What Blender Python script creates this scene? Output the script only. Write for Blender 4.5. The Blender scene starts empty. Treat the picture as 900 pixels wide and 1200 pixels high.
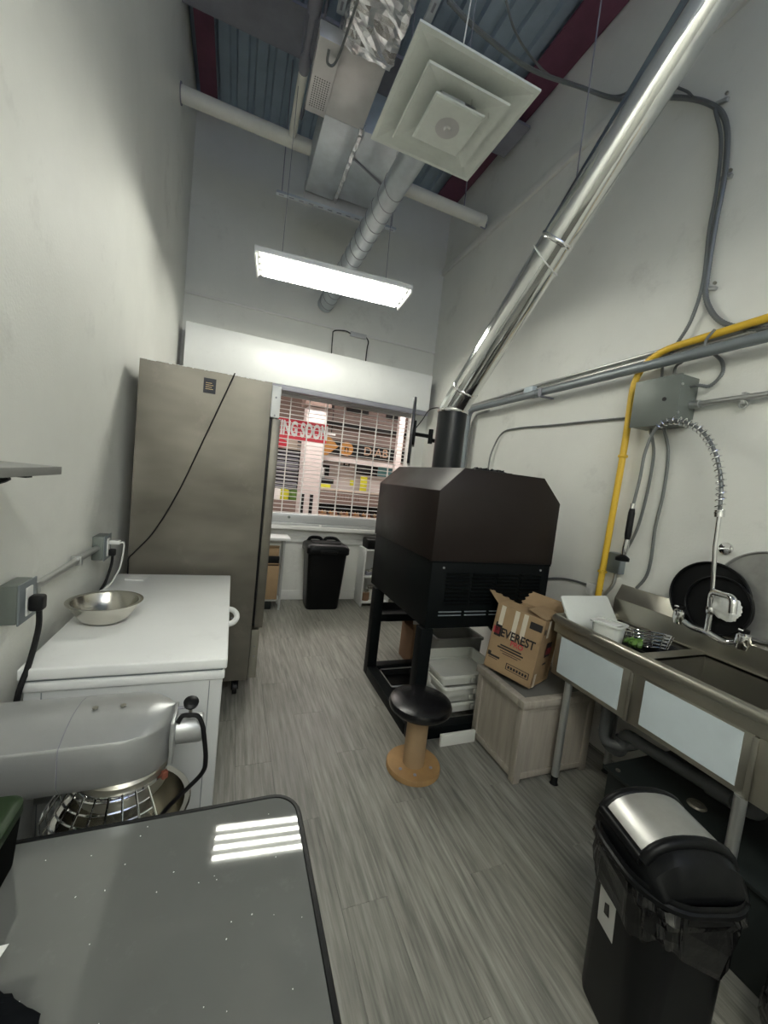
import bpy, bmesh, math, random
from mathutils import Vector, Matrix, noise
random.seed(7)
scene = bpy.context.scene
COL = scene.collection
R = math.radians

# ---------------------------------------------------------------- camera
CAM = Vector((0, 0, 1.58))
F_PX, YAW, PITCH, ROLL = 462.8, .3705, -.0784, .1103
_fw = Vector((math.sin(YAW)*math.cos(PITCH), math.cos(YAW)*math.cos(PITCH), math.sin(PITCH)))
_r0 = Vector((math.cos(YAW), -math.sin(YAW), 0)); _u0 = _r0.cross(_fw)
_rt = _r0*math.cos(ROLL) + _u0*math.sin(ROLL); _up = _u0*math.cos(ROLL) - _r0*math.sin(ROLL)
cam_data = bpy.data.cameras.new('camera'); cam = bpy.data.objects.new('camera', cam_data)
COL.objects.link(cam)
M = Matrix((_rt, _up, -_fw)).transposed().to_4x4(); M.translation = CAM
cam.matrix_world = M
cam_data.sensor_fit = 'HORIZONTAL'; cam_data.sensor_width = 36; cam_data.lens = F_PX/900*36
cam_data.clip_start = .02; cam_data.clip_end = 100
scene.camera = cam

def at(px, py, **k):
    """point of the real plane x=, y= or z= that is seen at a pixel of the photograph"""
    (ax, val), = k.items(); i = 'xyz'.index(ax)
    v = _rt*((px-450)/F_PX) - _up*((py-600)/F_PX) + _fw
    return CAM + v*((val-CAM[i])/v[i])

# ---------------------------------------------------------------- world, exposure
w = bpy.data.worlds.new('world'); scene.world = w; w.use_nodes = True
w.node_tree.nodes['Background'].inputs[0].default_value = (.60, .70, 1, 1)
w.node_tree.nodes['Background'].inputs[1].default_value = .55
vs = scene.view_settings
vs.view_transform = 'Standard'; vs.look = 'None'; vs.gamma = 1; vs.use_curve_mapping = False
vs.exposure = 1.46
TUBE_POWER = 19.0

# ---------------------------------------------------------------- room size
XL, XR, YB, YF, ZC = -.62, 2.34, 4.83, -2.4, 5.2

# ---------------------------------------------------------------- materials
MATS = {}
def mat(name, col, rough=.5, metal=0, var=0, scale=8, stretch=(1,1,1), bump=0, bscale=60, emit=0, spec=.5,
        alpha=1, rnd=0, dirt=None, dirt_amt=0, dirt_scale=3, trans=0, coat=0, rvar=0, coords='Object', detail=6):
    m = bpy.data.materials.new(name); m.use_nodes = True; MATS[name] = m
    nt = m.node_tree; N = nt.nodes; L = nt.links; b = N['Principled BSDF']
    def setc(s, c): b.inputs[s].default_value = c
    c = tuple(col)+(1,)
    setc('Base Color', c); setc('Roughness', rough); setc('Metallic', metal); setc('Specular IOR Level', spec)
    setc('Alpha', alpha); setc('Transmission Weight', trans); setc('Coat Weight', coat)
    if emit:
        setc('Emission Color', c); setc('Emission Strength', emit)
    if var or bump or rnd or dirt or rvar:
        tc = N.new('ShaderNodeTexCoord'); mp = N.new('ShaderNodeMapping'); mp.inputs['Scale'].default_value = stretch
        L.new(tc.outputs[coords], mp.inputs['Vector']); vec = mp.outputs['Vector']
        if rnd:
            oi = N.new('ShaderNodeObjectInfo'); ad = N.new('ShaderNodeVectorMath'); ad.operation = 'ADD'
            sc_ = N.new('ShaderNodeVectorMath'); sc_.operation = 'SCALE'; sc_.inputs['Scale'].default_value = 37.
            cb = N.new('ShaderNodeCombineXYZ')
            for i in range(3): L.new(oi.outputs['Random'], cb.inputs[i])
            L.new(cb.outputs[0], sc_.inputs[0]); L.new(vec, ad.inputs[0]); L.new(sc_.outputs[0], ad.inputs[1]); vec = ad.outputs[0]
        cur = None
        def mix(fac, a, bcol, mode='MIX'):
            mx = N.new('ShaderNodeMix'); mx.data_type = 'RGBA'; mx.blend_type = mode
            if isinstance(fac, (int, float)): mx.inputs[0].default_value = fac
            else: L.new(fac, mx.inputs[0])
            for s, v in ((6, a), (7, bcol)):
                if hasattr(v, 'links'): L.new(v, mx.inputs[s])
                else: mx.inputs[s].default_value = tuple(v)+(1,) if len(v) == 3 else v
            return mx.outputs[2]
        cur = c
        if var:
            nz = N.new('ShaderNodeTexNoise'); nz.inputs['Scale'].default_value = scale; nz.inputs['Detail'].default_value = detail
            nz.inputs['Roughness'].default_value = .62
            L.new(vec, nz.inputs['Vector'])
            rp = N.new('ShaderNodeValToRGB'); rp.color_ramp.elements[0].position = .3; rp.color_ramp.elements[1].position = .72
            rp.color_ramp.elements[0].color = tuple(max(0, x*(1-var)) for x in col)+(1,)
            rp.color_ramp.elements[1].color = tuple(min(1, x*(1+var)) for x in col)+(1,)
            L.new(nz.outputs[0], rp.inputs[0]); cur = rp.outputs[0]
            if rvar:
                mr = N.new('ShaderNodeMapRange'); mr.inputs[1].default_value = .3; mr.inputs[2].default_value = .7
                mr.inputs[3].default_value = rough-rvar; mr.inputs[4].default_value = rough+rvar
                L.new(nz.outputs[0], mr.inputs[0]); L.new(mr.outputs[0], b.inputs['Roughness'])
        if rnd:
            mr = N.new('ShaderNodeMapRange'); mr.inputs[3].default_value = 1-rnd; mr.inputs[4].default_value = 1+rnd
            L.new(oi.outputs['Random'], mr.inputs[0])
            vm = N.new('ShaderNodeVectorMath'); vm.operation = 'SCALE'
            if hasattr(cur, 'links'): L.new(cur, vm.inputs[0])
            else: vm.inputs[0].default_value = cur[:3]
            L.new(mr.outputs[0], vm.inputs['Scale']); cur = vm.outputs[0]
        if dirt:
            nd = N.new('ShaderNodeTexNoise'); nd.inputs['Scale'].default_value = dirt_scale; nd.inputs['Detail'].default_value = 8
            nd.inputs['Roughness'].default_value = .7
            L.new(tc.outputs[coords], nd.inputs['Vector'])
            mr = N.new('ShaderNodeMapRange'); mr.inputs[1].default_value = .58; mr.inputs[2].default_value = .78
            mr.inputs[3].default_value = 0; mr.inputs[4].default_value = dirt_amt
            L.new(nd.outputs[0], mr.inputs[0]); cur = mix(mr.outputs[0], cur, dirt)
        if hasattr(cur, 'links'):
            L.new(cur, b.inputs['Base Color'])
        if bump:
            nb = N.new('ShaderNodeTexNoise'); nb.inputs['Scale'].default_value = bscale; nb.inputs['Detail'].default_value = 4
            L.new(vec, nb.inputs['Vector'])
            bp = N.new('ShaderNodeBump'); bp.inputs['Strength'].default_value = bump; bp.inputs['Distance'].default_value = .004
            L.new(nb.outputs[0], bp.inputs['Height']); L.new(bp.outputs[0], b.inputs['Normal'])
    return m

mat('wall_paint', (.76,.765,.72), .6, var=.04, scale=2, bump=.25, bscale=90, dirt=(.40,.39,.36), dirt_amt=.45, dirt_scale=2.1)
mat('plank_vinyl', (.225,.221,.193), .45, var=.5, scale=4.2, stretch=(13,.75,1), bump=.15, bscale=18, rnd=.06, rvar=.06)
mat('gap_dark', (.16,.157,.142), .8)
mat('deck_steel', (.34,.42,.50), .5, .1, var=.12, scale=3)
mat('red_primer', (.15,.048,.085), .6, var=.2, scale=5)
mat('beam_dark', (.26,.26,.30), .6, var=.15, scale=4)
mat('trim_white', (.74,.74,.71), .5, var=.03, scale=4)
mat('enamel_white', (.80,.81,.80), .35, var=.03, scale=3, dirt=(.5,.5,.48), dirt_amt=.25, dirt_scale=7)
mat('freezer_side', (.56,.575,.57), .4, var=.03, scale=3)
mat('pvc_white', (.76,.75,.68), .45, var=.05, scale=6)
mat('galv', (.56,.60,.63), .42, .75, var=.12, scale=7, rvar=.08)
mat('galv_warm', (.58,.57,.56), .45, .7, var=.1, scale=5, rvar=.08)
mat('foil', (.75,.75,.76), .25, 1, var=.1, scale=10, bump=.6, bscale=22)
mat('steel_dull', (.185,.172,.143), .42, .6, var=.24, scale=1.3, stretch=(1,1,2.6), bump=.10, bscale=6, rvar=.03, detail=3, dirt=(.30,.265,.23), dirt_amt=.7, dirt_scale=3.4)
mat('steel_sink', (.40,.385,.33), .33, .9, var=.08, scale=3, rvar=.03, detail=2)
mat('steel_bowl', (.62,.60,.54), .22, 1, var=.06, scale=5)
mat('chrome', (.80,.80,.80), .08, 1)
mat('chrome_flue', (.74,.75,.74), .09, 1, var=.04, scale=2, bump=.05, bscale=4)
mat('alu_pan', (.52,.52,.50), .38, .85, var=.14, scale=9, rvar=.08)
mat('alu_worn', (.34,.34,.325), .42, .6, var=.2, scale=7, rvar=.05)
mat('alu_cast', (.45,.46,.46), .36, .6, var=.05, scale=10)
mat('table_glass', (.165,.17,.162), .03, .22, var=.06, scale=3, rvar=.01, dirt=(.5,.5,.48), dirt_amt=.12, dirt_scale=16)
mat('rubber_black', (.006,.006,.007), .45, spec=.3)
mat('plastic_black', (.005,.0055,.006), .4, spec=.22, bump=.1, bscale=200)
mat('bin_black', (.004,.0045,.005), .36, spec=.18)
mat('bag_black', (.003,.003,.0035), .10, bump=.7, bscale=22, spec=.4)
mat('oven_brown', (.021,.0155,.014), .38, .2, spec=.3, var=.12, scale=4, rvar=.05)
mat('oven_black', (.003,.0045,.005), .5, 0, spec=.14)
mat('stack_black', (.006,.008,.010), .38, 0, spec=.4)
mat('leather_black', (.005,.005,.006), .27, bump=.15, bscale=120)
mat('wood_ply', (.33,.195,.08), .6, var=.2, scale=6, stretch=(1,1,.2))
mat('kraft', (.36,.245,.135), .75, var=.1, scale=7)
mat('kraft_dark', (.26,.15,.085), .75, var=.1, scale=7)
mat('tape', (.66,.60,.48), .4)
mat('print_black', (.02,.018,.018), .6)
mat('print_red', (.5,.045,.06), .6)
mat('grey_wood', (.36,.325,.275), .6, var=.16, scale=6, stretch=(6,6,.5), bump=.1, bscale=30)
mat('tray_white', (.70,.71,.66), .4, var=.04, scale=6)
mat('film_blue', (.60,.68,.72), .35, var=.04, scale=5)
mat('conduit_grey', (.24,.27,.285), .42, .3, var=.06, scale=8)
mat('emt', (.52,.53,.52), .35, .8, var=.06, scale=8)
mat('flex_steel', (.20,.21,.21), .4, .5)
mat('gas_yellow', (.78,.50,.045), .4, var=.06, scale=6)
mat('box_grey', (.17,.19,.175), .45, .2, var=.05, scale=5)
mat('outlet_white', (.8,.8,.78), .4)
mat('cable_white', (.75,.75,.72), .5)
mat('pvc_grey', (.085,.09,.092), .5, var=.08, scale=8)
mat('trap_black', (.018,.023,.022), .45, .3, var=.2, scale=4)
mat('shelf_grey', (.26,.265,.25), .5)
mat('diffuser_white', (.66,.70,.66), .5, var=.08, scale=9, dirt=(.35,.37,.36), dirt_amt=.5, dirt_scale=9)
mat('lamp_white', (.85,.86,.85), .4)
mat('lamp_reflector', (.08,.08,.08), .6)
mat('tube_glow', (1,1,.90), .4, emit=TUBE_POWER)
mat('mall_glow', (1,.93,.88), .4, emit=11)
mat('grille_alu', (.82,.81,.79), .4, .1)
mat('frame_alu', (.55,.56,.56), .4, .5)
mat('label_navy', (.008,.010,.018), .5)
mat('print_gold', (.62,.45,.2), .5)
mat('green_plastic', (.012,.032,.008), .4, spec=.2)
mat('leaf_green', (.09,.19,.03), .5, var=.3, scale=20)
mat('matte_black', (.004,.0045,.004), .9, spec=.05)
mat('cloth_black', (.004,.005,.0065), .9, spec=.1, bump=.6, bscale=40)
mat('cloth_white', (.72,.73,.70), .85, var=.08, scale=20, bump=.5, bscale=50)
mat('paper', (.78,.78,.76), .6)
mat('board_white', (.74,.76,.72), .45, var=.03, scale=5)
mat('glass_clear', (.85,.88,.86), .05, 0, trans=.9, spec=.5)
mat('sticker', (.55,.55,.53), .5)
mat('brass', (.5,.33,.2), .4, .8)
mat('copper_red', (.22,.07,.045), .5, .2)
mat('mall_beige', (.50,.42,.35), .6, var=.04, scale=2)
mat('mall_white', (.66,.59,.57), .5)
mat('mall_pink', (.21,.15,.128), .5, var=.05, scale=2)
mat('mall_dark', (.008,.008,.008), .5, spec=.2)
mat('mall_brown', (.13,.075,.05), .6, var=.25, scale=9)
mat('mall_floor', (.5,.45,.42), .3)
mat('banner_red', (.65,.035,.06), .5)
mat('banner_white', (.85,.83,.82), .5)
mat('sign_orange', (.42,.19,.035), .5)
mat('screen_dark', (.02,.02,.025), .25)
mat('panel_teal', (.14,.36,.40), .5)
mat('sticker_yellow', (.62,.60,.03), .5)
mat('letters_gold', (.50,.33,.22), .5)

# ---------------------------------------------------------------- mesh helpers
def V(*a): return Vector(a)
class MB:
    def __init__(s): s.bm = bmesh.new()
    def box(s, x0, x1, y0, y1, z0, z1, bev=0, seg=2):
        r = bmesh.ops.create_cube(s.bm, size=1)
        vs_ = r['verts']
        for v in vs_:
            v.co = Vector(((x0+x1)/2+v.co.x*(x1-x0), (y0+y1)/2+v.co.y*(y1-y0), (z0+z1)/2+v.co.z*(z1-z0)))
        if bev:
            es = list({e for v in vs_ for e in v.link_edges})
            bmesh.ops.bevel(s.bm, geom=es, offset=bev, segments=seg, profile=.5, affect='EDGES', clamp_overlap=True)
        return s
    def obox(s, c, size, rot=None, bev=0, seg=2):
        """box of a size about centre c, turned by a matrix"""
        r = bmesh.ops.create_cube(s.bm, size=1); vs_ = r['verts']
        es = list({e for v in vs_ for e in v.link_edges})
        for v in vs_: v.co = Vector((v.co.x*size[0], v.co.y*size[1], v.co.z*size[2]))
        if bev:
            rb = bmesh.ops.bevel(s.bm, geom=es, offset=bev, segments=seg, profile=.5, affect='EDGES', clamp_overlap=True)
            vs_ = list({v for f in rb['faces'] for v in f.verts} | {v for v in vs_ if v.is_valid})
        for v in vs_: v.co = ((rot @ v.co) if rot else v.co) + Vector(c)
        return s
    def prism(s, poly, origin, ux, uy, un, depth, bev=0):
        """polygon (list of 2-D points) in the plane origin,ux,uy, thickened by depth along un"""
        o, ux, uy, un = Vector(origin), Vector(ux), Vector(uy), Vector(un)
        a = [s.bm.verts.new(o+ux*p[0]+uy*p[1]) for p in poly]
        b = [s.bm.verts.new(o+ux*p[0]+uy*p[1]+un*depth) for p in poly]
        n = len(poly); fs = [s.bm.faces.new(a), s.bm.faces.new(b[::-1])]
        for i in range(n): fs.append(s.bm.faces.new((a[i], b[i], b[(i+1) % n], a[(i+1) % n])))
        bmesh.ops.recalc_face_normals(s.bm, faces=fs)
        if bev:
            es = list({e for f in fs for e in f.edges})
            bmesh.ops.bevel(s.bm, geom=es, offset=bev, segments=2, profile=.5, affect='EDGES', clamp_overlap=True)
        return s
    def tube(s, pts, r, n=10, caps=True):
        pts = [Vector(p) for p in pts]; m = len(pts)
        rr = r if isinstance(r, (list, tuple)) else [r]*m
        tg = []
        for i in range(m):
            t = (pts[min(i+1, m-1)]-pts[max(i-1, 0)])
            tg.append(t.normalized() if t.length > 1e-9 else Vector((0,0,1)))
        nv = tg[0].orthogonal().normalized(); rings = []
        for i in range(m):
            nv = (nv - tg[i]*nv.dot(tg[i]))
            nv = nv.normalized() if nv.length > 1e-6 else tg[i].orthogonal().normalized()
            bv = tg[i].cross(nv)
            rings.append([s.bm.verts.new(pts[i]+(nv*math.cos(2*math.pi*k/n)+bv*math.sin(2*math.pi*k/n))*rr[i]) for k in range(n)])
        for i in range(m-1):
            for k in range(n):
                s.bm.faces.new((rings[i][k], rings[i][(k+1) % n], rings[i+1][(k+1) % n], rings[i+1][k]))
        if caps:
            s.bm.faces.new(rings[0][::-1]); s.bm.faces.new(rings[-1])
        return s
    def cyl(s, a, b, r, r2=None, n=20):
        return s.tube([a, b], [r, r if r2 is None else r2], n)
    def lathe(s, prof, c=(0,0,0), n=32, axis=None, sx=1, sy=1):
        """profile [(radius, height)] turned about z at c (or about axis)"""
        c = Vector(c); q = Vector((0,0,1)).rotation_difference(Vector(axis)) if axis else None
        rings = []
        for r, h in prof:
            ring = []
            if r < 1e-6:
                p = Vector((0,0,h)); ring = [s.bm.verts.new((q @ p if q else p)+c)]
            else:
                for k in range(n):
                    p = Vector((r*sx*math.cos(2*math.pi*k/n), r*sy*math.sin(2*math.pi*k/n), h))
                    ring.append(s.bm.verts.new((q @ p if q else p)+c))
            rings.append(ring)
        for a, b in zip(rings, rings[1:]):
            for k in range(n):
                k2 = (k+1) % n
                if len(a) == 1 and len(b) == 1: continue
                if len(a) == 1: s.bm.faces.new((a[0], b[k2], b[k])) if False else s.bm.faces.new((a[0], b[k], b[k2]))
                elif len(b) == 1: s.bm.faces.new((a[k], a[k2], b[0]))
                else: s.bm.faces.new((a[k], a[k2], b[k2], b[k]))
        return s
    def loft(s, rings, caps=True):
        """rings: lists of points with the same count"""
        rv = [[s.bm.verts.new(p) for p in r] for r in rings]; n = len(rings[0])
        for a, b in zip(rv, rv[1:]):
            for k in range(n): s.bm.faces.new((a[k], a[(k+1) % n], b[(k+1) % n], b[k]))
        if caps: s.bm.faces.new(rv[0][::-1]); s.bm.faces.new(rv[-1])
        return s
    def quad(s, *p):
        s.bm.faces.new([s.bm.verts.new(q) for q in p]); return s
    def xf(s, mtx):
        for v in s.bm.verts: v.co = mtx @ v.co
        return s
    def mesh(s, name, m, smooth=True):
        bmesh.ops.recalc_face_normals(s.bm, faces=s.bm.faces[:])
        me = bpy.data.meshes.new(name); s.bm.to_mesh(me); s.bm.free()
        me.materials.append(MATS[m])
        if smooth:
            me.polygons.foreach_set('use_smooth', [True]*len(me.polygons))
            try: me.set_sharp_from_angle(angle=R(38))
            except Exception: pass
        return me
    def build(s, name, m, parent=None, smooth=True, **tags):
        o = bpy.data.objects.new(name, s.mesh(name, m, smooth)); COL.objects.link(o)
        if parent: o.parent = parent
        if tags: tag(o, **tags)
        return o

def tag(o, label=None, cat=None, group=None, kind=None):
    if label: o['label'] = label
    if cat: o['category'] = cat
    if group: o['group'] = group
    if kind: o['kind'] = kind
    return o
def thing(name, label, cat, group=None, loc=(0,0,0), rz=0):
    o = bpy.data.objects.new(name, None); COL.objects.link(o); o.empty_display_size = .05
    o.location = loc; o.rotation_euler.z = rz
    return tag(o, label, cat, group)
def rehang(o, base):
    """move a thing's origin to its base; its parts were modelled in room coordinates"""
    o.location = base
    for c in o.children: c.matrix_parent_inverse = Matrix.Translation(-Vector(base))
def put(name, me, parent):
    o = bpy.data.objects.new(name, me); COL.objects.link(o); o.parent = parent
    return o
def smooth_path(pts, k=6):
    pts = [Vector(p) for p in pts]; out = []
    P_ = [pts[0]*2-pts[1]]+pts+[pts[-1]*2-pts[-2]]
    for i in range(1, len(P_)-2):
        a, b, c, d = P_[i-1:i+3]
        for j in range(k):
            t = j/k
            out.append(.5*((2*b)+(c-a)*t+(2*a-5*b+4*c-d)*t*t+(3*b-a-3*c+d)*t**3))
    out.append(pts[-1]); return out
def resample(pts, step):
    out = [pts[0].copy()]; acc = 0
    for a, b in zip(pts, pts[1:]):
        l = (b-a).length
        if l < 1e-9: continue
        d = step-acc
        while d <= l:
            out.append(a.lerp(b, d/l)); d += step
        acc = l-(d-step)
    return out
def rounded(pts, r, k=5):
    """polyline with its corners rounded to radius r"""
    pts = [Vector(p) for p in pts]; out = [pts[0]]
    for a, b, c in zip(pts, pts[1:], pts[2:]):
        d1 = min(r, (a-b).length*.49); d2 = min(r, (c-b).length*.49)
        p = b+(a-b).normalized()*d1; q = b+(c-b).normalized()*d2
        for j in range(k+1):
            t = j/k; out.append(p*(1-t)**2+b*2*t*(1-t)+q*t*t)
    out.append(pts[-1]); return out
def rrect(w, d, r, n=5):
    """outline of a rounded rectangle, w by d about 0"""
    o = []
    for cx, cy, a0 in ((w/2-r, d/2-r, 0), (-w/2+r, d/2-r, 90), (-w/2+r, -d/2+r, 180), (w/2-r, -d/2+r, 270)):
        for j in range(n+1):
            a = R(a0+90*j/n); o.append((cx+r*math.cos(a), cy+r*math.sin(a)))
    return o
def text(name, body, size, m, parent, origin, ux, uy, extrude=.0008, align='CENTER', wide=1.0, bold=0):
    cu = bpy.data.curves.new(name, 'FONT'); cu.body = body; cu.size = size; cu.extrude = extrude
    cu.align_x = align; cu.align_y = 'CENTER'; cu.offset = bold
    tmp = bpy.data.objects.new(name, cu); COL.objects.link(tmp)
    dg = bpy.context.evaluated_depsgraph_get()
    me = bpy.data.meshes.new_from_object(tmp.evaluated_get(dg)); bpy.data.objects.remove(tmp)
    ux, uy = Vector(ux).normalized(), Vector(uy).normalized(); un = ux.cross(uy)
    for v in me.vertices: v.co = Vector(origin)+ux*(v.co.x*wide)+uy*v.co.y+un*v.co.z
    me.materials.clear(); me.materials.append(MATS[m])
    o = bpy.data.objects.new(name, me); COL.objects.link(o)
    if parent: o.parent = parent
    return o

# ================================================================ SETTING
# floor: sub-slab with one object per vinyl plank
fl = MB().box(XL-.1, XR+.1, YF-.1, YB+.12, -.12, -.006).build('floor', 'gap_dark', smooth=False, kind='structure')
PW, PL = .183, 1.22
pm = MB().box(.0003, PW-.0003, .0003, PL-.0003, -.006, 0, .0006, 1).mesh('plank', 'plank_vinyl', False)
cut = {}
def plank(x, y0, y1):
    ln = round(y1-y0, 3)
    if abs(ln-PL) < .002: me = pm
    else:
        if ln not in cut: cut[ln] = MB().box(.0003, PW-.0003, .0003, ln-.0003, -.006, 0, .0006, 1).mesh('plank', 'plank_vinyl', False)
        me = cut[ln]
    o = put('plank', me, fl); o.location = (x, y0, 0)
x = XL+.01; i = 0
while x < XR-.02:
    y = YF-((i*.41) % PL)
    while y < YB-.02:
        y0, y1 = max(y, YF), min(y+PL, YB)
        if y1-y0 > .03 and y1 > .2: plank(x, y0, y1)
        y += PL
    x += PW; i += 1

def struct(name, mb, m, smooth=False): return mb.build(name, m, None, smooth, kind='structure')
struct('wall_left', MB().box(XL-.12, XL, YF, YB+.12, 0, ZC), 'wall_paint')
struct('wall_right', MB().box(XR, XR+.12, YF, YB+.12, 0, ZC), 'wall_paint')
struct('wall_front', MB().box(XL-.12, XR+.12, YF-.12, YF, 0, 3.3), 'wall_paint')  # unseen wall, kept low so cool world light spills in above
WX0, WX1, WZ0, WZ1 = -.42, 2.16, .93, 2.56      # opening of the service window
wb = MB()
wb.box(XL, WX0, YB, YB+.12, 0, ZC).box(WX1, XR, YB, YB+.12, 0, ZC).box(WX0, WX1, YB, YB+.12, 0, WZ0).box(WX0, WX1, YB, YB+.12, WZ1, ZC)
struct('wall_back', wb, 'wall_paint')
# corrugated steel deck
dk = MB(); prof = []
x = XL-.1
while x < XR+.1:
    prof += [(x, 0), (x+.085, 0), (x+.10, .04), (x+.145, .04), (x+.16, 0)]; x += .16
prof2 = prof+[(p[0], p[1]+.012) for p in prof[::-1]]
a = [dk.bm.verts.new((p[0], YF-.1, ZC+p[1])) for p in prof]; b = [dk.bm.verts.new((p[0], YB+.12, ZC+p[1])) for p in prof]
for i in range(len(prof)-1):
    if (prof[i][0], prof[i][1]) != (prof[i+1][0], prof[i+1][1]): dk.bm.faces.new((a[i], a[i+1], b[i+1], b[i]))
dk.box(XL-.12, XR+.12, YF-.12, YB+.12, ZC+.06, ZC+.12)
struct('ceiling', dk, 'deck_steel')
struct('trim_1', MB().box(XL, XR, YB-.022, YB, 3.30, 3.325, .004), 'trim_white', True)
struct('trim_2', MB().box(XR-.035, XR, YF, YB, 4.29, 4.37, .006), 'trim_white', True)
bb = MB().box(XL, XR, YB-.016, YB, 0, .115, .004)
struct('baseboard_back', bb, 'trim_white', True)
struct('trim_3', MB().box(XL, XR, YB-.02, YB, .72, .79, .004), 'trim_white', True)

# steel at roof level
def beam(name, label, m, parts, base):
    t = thing(name, label, 'beam')
    for nm, b_ in parts: MB().box(*b_).build(nm, m, t, False)
    rehang(t, base)
beam('steel_beam', 'red primed steel beam along the top of the right wall', 'red_primer',
     [('flange', (2.06, 2.33, YF, YB-.002, 5.10, 5.12)), ('web', (2.25, 2.265, YF, YB-.002, 5.12, 5.198))], (2.2, 1, 5.1))
beam('steel_beam', 'red primed steel beam along the top of the left wall', 'red_primer',
     [('flange', (-.57, -.42, YF, YB-.002, 5.10, 5.12)), ('web', (-.5, -.485, YF, YB-.002, 5.12, 5.198))], (-.5, 1, 5.1))
beam('steel_beam', 'dark grey steel joist crossing under the roof deck', 'beam_dark',
     [('flange', (XL+.002, XR-.04, 3.30, 3.68, 4.94, 4.965)), ('web', (XL+.002, XR-.04, 3.47, 3.50, 4.965, 5.095))], (.9, 3.5, 4.94))

# ---------------------------------------------------------------- service window and its roll-up grille
wn = thing('window_1', None, None); wn['kind'] = 'structure'
MB().box(WX0-.05, WX0+.02, YB-.02, YB+.14, WZ0+.03, WZ1, .004).build('jamb', 'frame_alu', wn)
MB().box(WX1-.03, WX1+.05, YB-.02, YB+.14, WZ0+.03, WZ1, .004).build('jamb', 'trim_white', wn)
MB().box(WX0-.05, WX1+.05, YB-.02, YB+.14, WZ1, WZ1+.05, .004).build('head', 'frame_alu', wn)
MB().box(WX0-.05, WX1+.05, YB-.10, YB+.20, WZ0-.045, WZ0-.001, .004).build('ledge', 'trim_white', wn)
MB().box(WX0-.05, WX1+.05, YB-.06, YB+.14, WZ0, WZ0+.028, .003).build('ledge_cap', 'frame_alu', wn)
rehang(wn, (.87, YB, WZ0))

gr = thing('rolling_grille', 'closed roll-up grille of thin metal rods and links across the service window', 'grille')
GY = YB+.03; gx0, gx1 = WX0+.025, WX1-.035
rod = MB().cyl((gx0, GY, 0), (gx1, GY, 0), .0045, n=6).mesh('rod', 'grille_alu')
z = 1.075
while z < WZ1-.13:
    o = put('rod', rod, gr); o.location.z = z; z += .0485
lx = gx0+.09; lk = MB().box(-.006, .006, GY-.008, GY+.008, 1.06, WZ1-.12, .002, 1).mesh('link', 'grille_alu', False)
while lx < gx1:
    o = put('link', lk, gr); o.location.x = lx; lx += .218
for j in range(6):
    MB().box(gx0, gx1, GY-.012+j*.002, GY+.012, WZ1-.127+j*.021, WZ1-.109+j*.021, .003).build('top_slat', 'frame_alu', gr)
MB().box(gx0, gx1, GY-.025, GY+.025, WZ0+.03, 1.065, .006).build('bottom_bar', 'frame_alu', gr)
lc = MB().cyl((.66, GY-.025, 1.02), (.66, GY-.04, 1.02), .016).build('lock', 'box_grey', gr)
MB().box(1.02, 1.05, YB-.075, YB-.061, WZ0-.03, WZ0+.028, .003).build('latch', 'trim_white', gr)
rehang(gr, (.87, GY, WZ0+.03))

hs = thing('shutter_housing', 'long white shutter housing above the service window', 'housing')
HY0 = 4.55
MB().box(-.553, 2.215, HY0, HY0+.02, 2.50, 2.94, .004).build('front_panel', 'enamel_white', hs)
MB().box(-.553, 2.215, HY0+.02, YB-.002, 2.915, 2.935).build('top_panel', 'enamel_white', hs)
for xx in (-.545, 2.19): MB().box(xx, xx+.018, HY0+.02, YB-.002, 2.515, 2.915).build('end_plate', 'beam_dark', hs)
MB().box(-.55, 2.21, HY0+.004, HY0+.05, 2.445, 2.499, .004).build('bottom_rail', 'beam_dark', hs)
MB().box(-.53, 2.19, HY0+.05, YB-.002, 2.615, 2.63).build('soffit_panel', 'frame_alu', hs)
rehang(hs, (.85, 4.7, 2.5))

bt = thing('ballast_box', 'small grey ballast box with two looped cords on the back wall', 'electrical box')
c0 = at(420, 393, y=YB-.03)
MB().box(c0.x-.10, c0.x+.10, YB-.045, YB-.001, c0.z-.025, c0.z+.025, .004).build('case', 'frame_alu', bt)
MB().tube(smooth_path([(c0.x-.10, YB-.03, c0.z), (c0.x-.17, YB-.04, c0.z+.01), (c0.x-.30, YB-.04, c0.z-.02), (c0.x-.315, YB-.05, c0.z-.10), (c0.x-.31, YB-.06, 2.945)]), .007, 6).build('cord', 'rubber_black', bt)
MB().tube(smooth_path([(c0.x+.10, YB-.03, c0.z), (c0.x+.13, YB-.04, c0.z-.05), (c0.x+.12, YB-.05, c0.z-.14), (c0.x+.115, YB-.06, 2.945)]), .007, 6).build('cord', 'rubber_black', bt)
rehang(bt, (c0.x, YB, c0.z))

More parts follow.
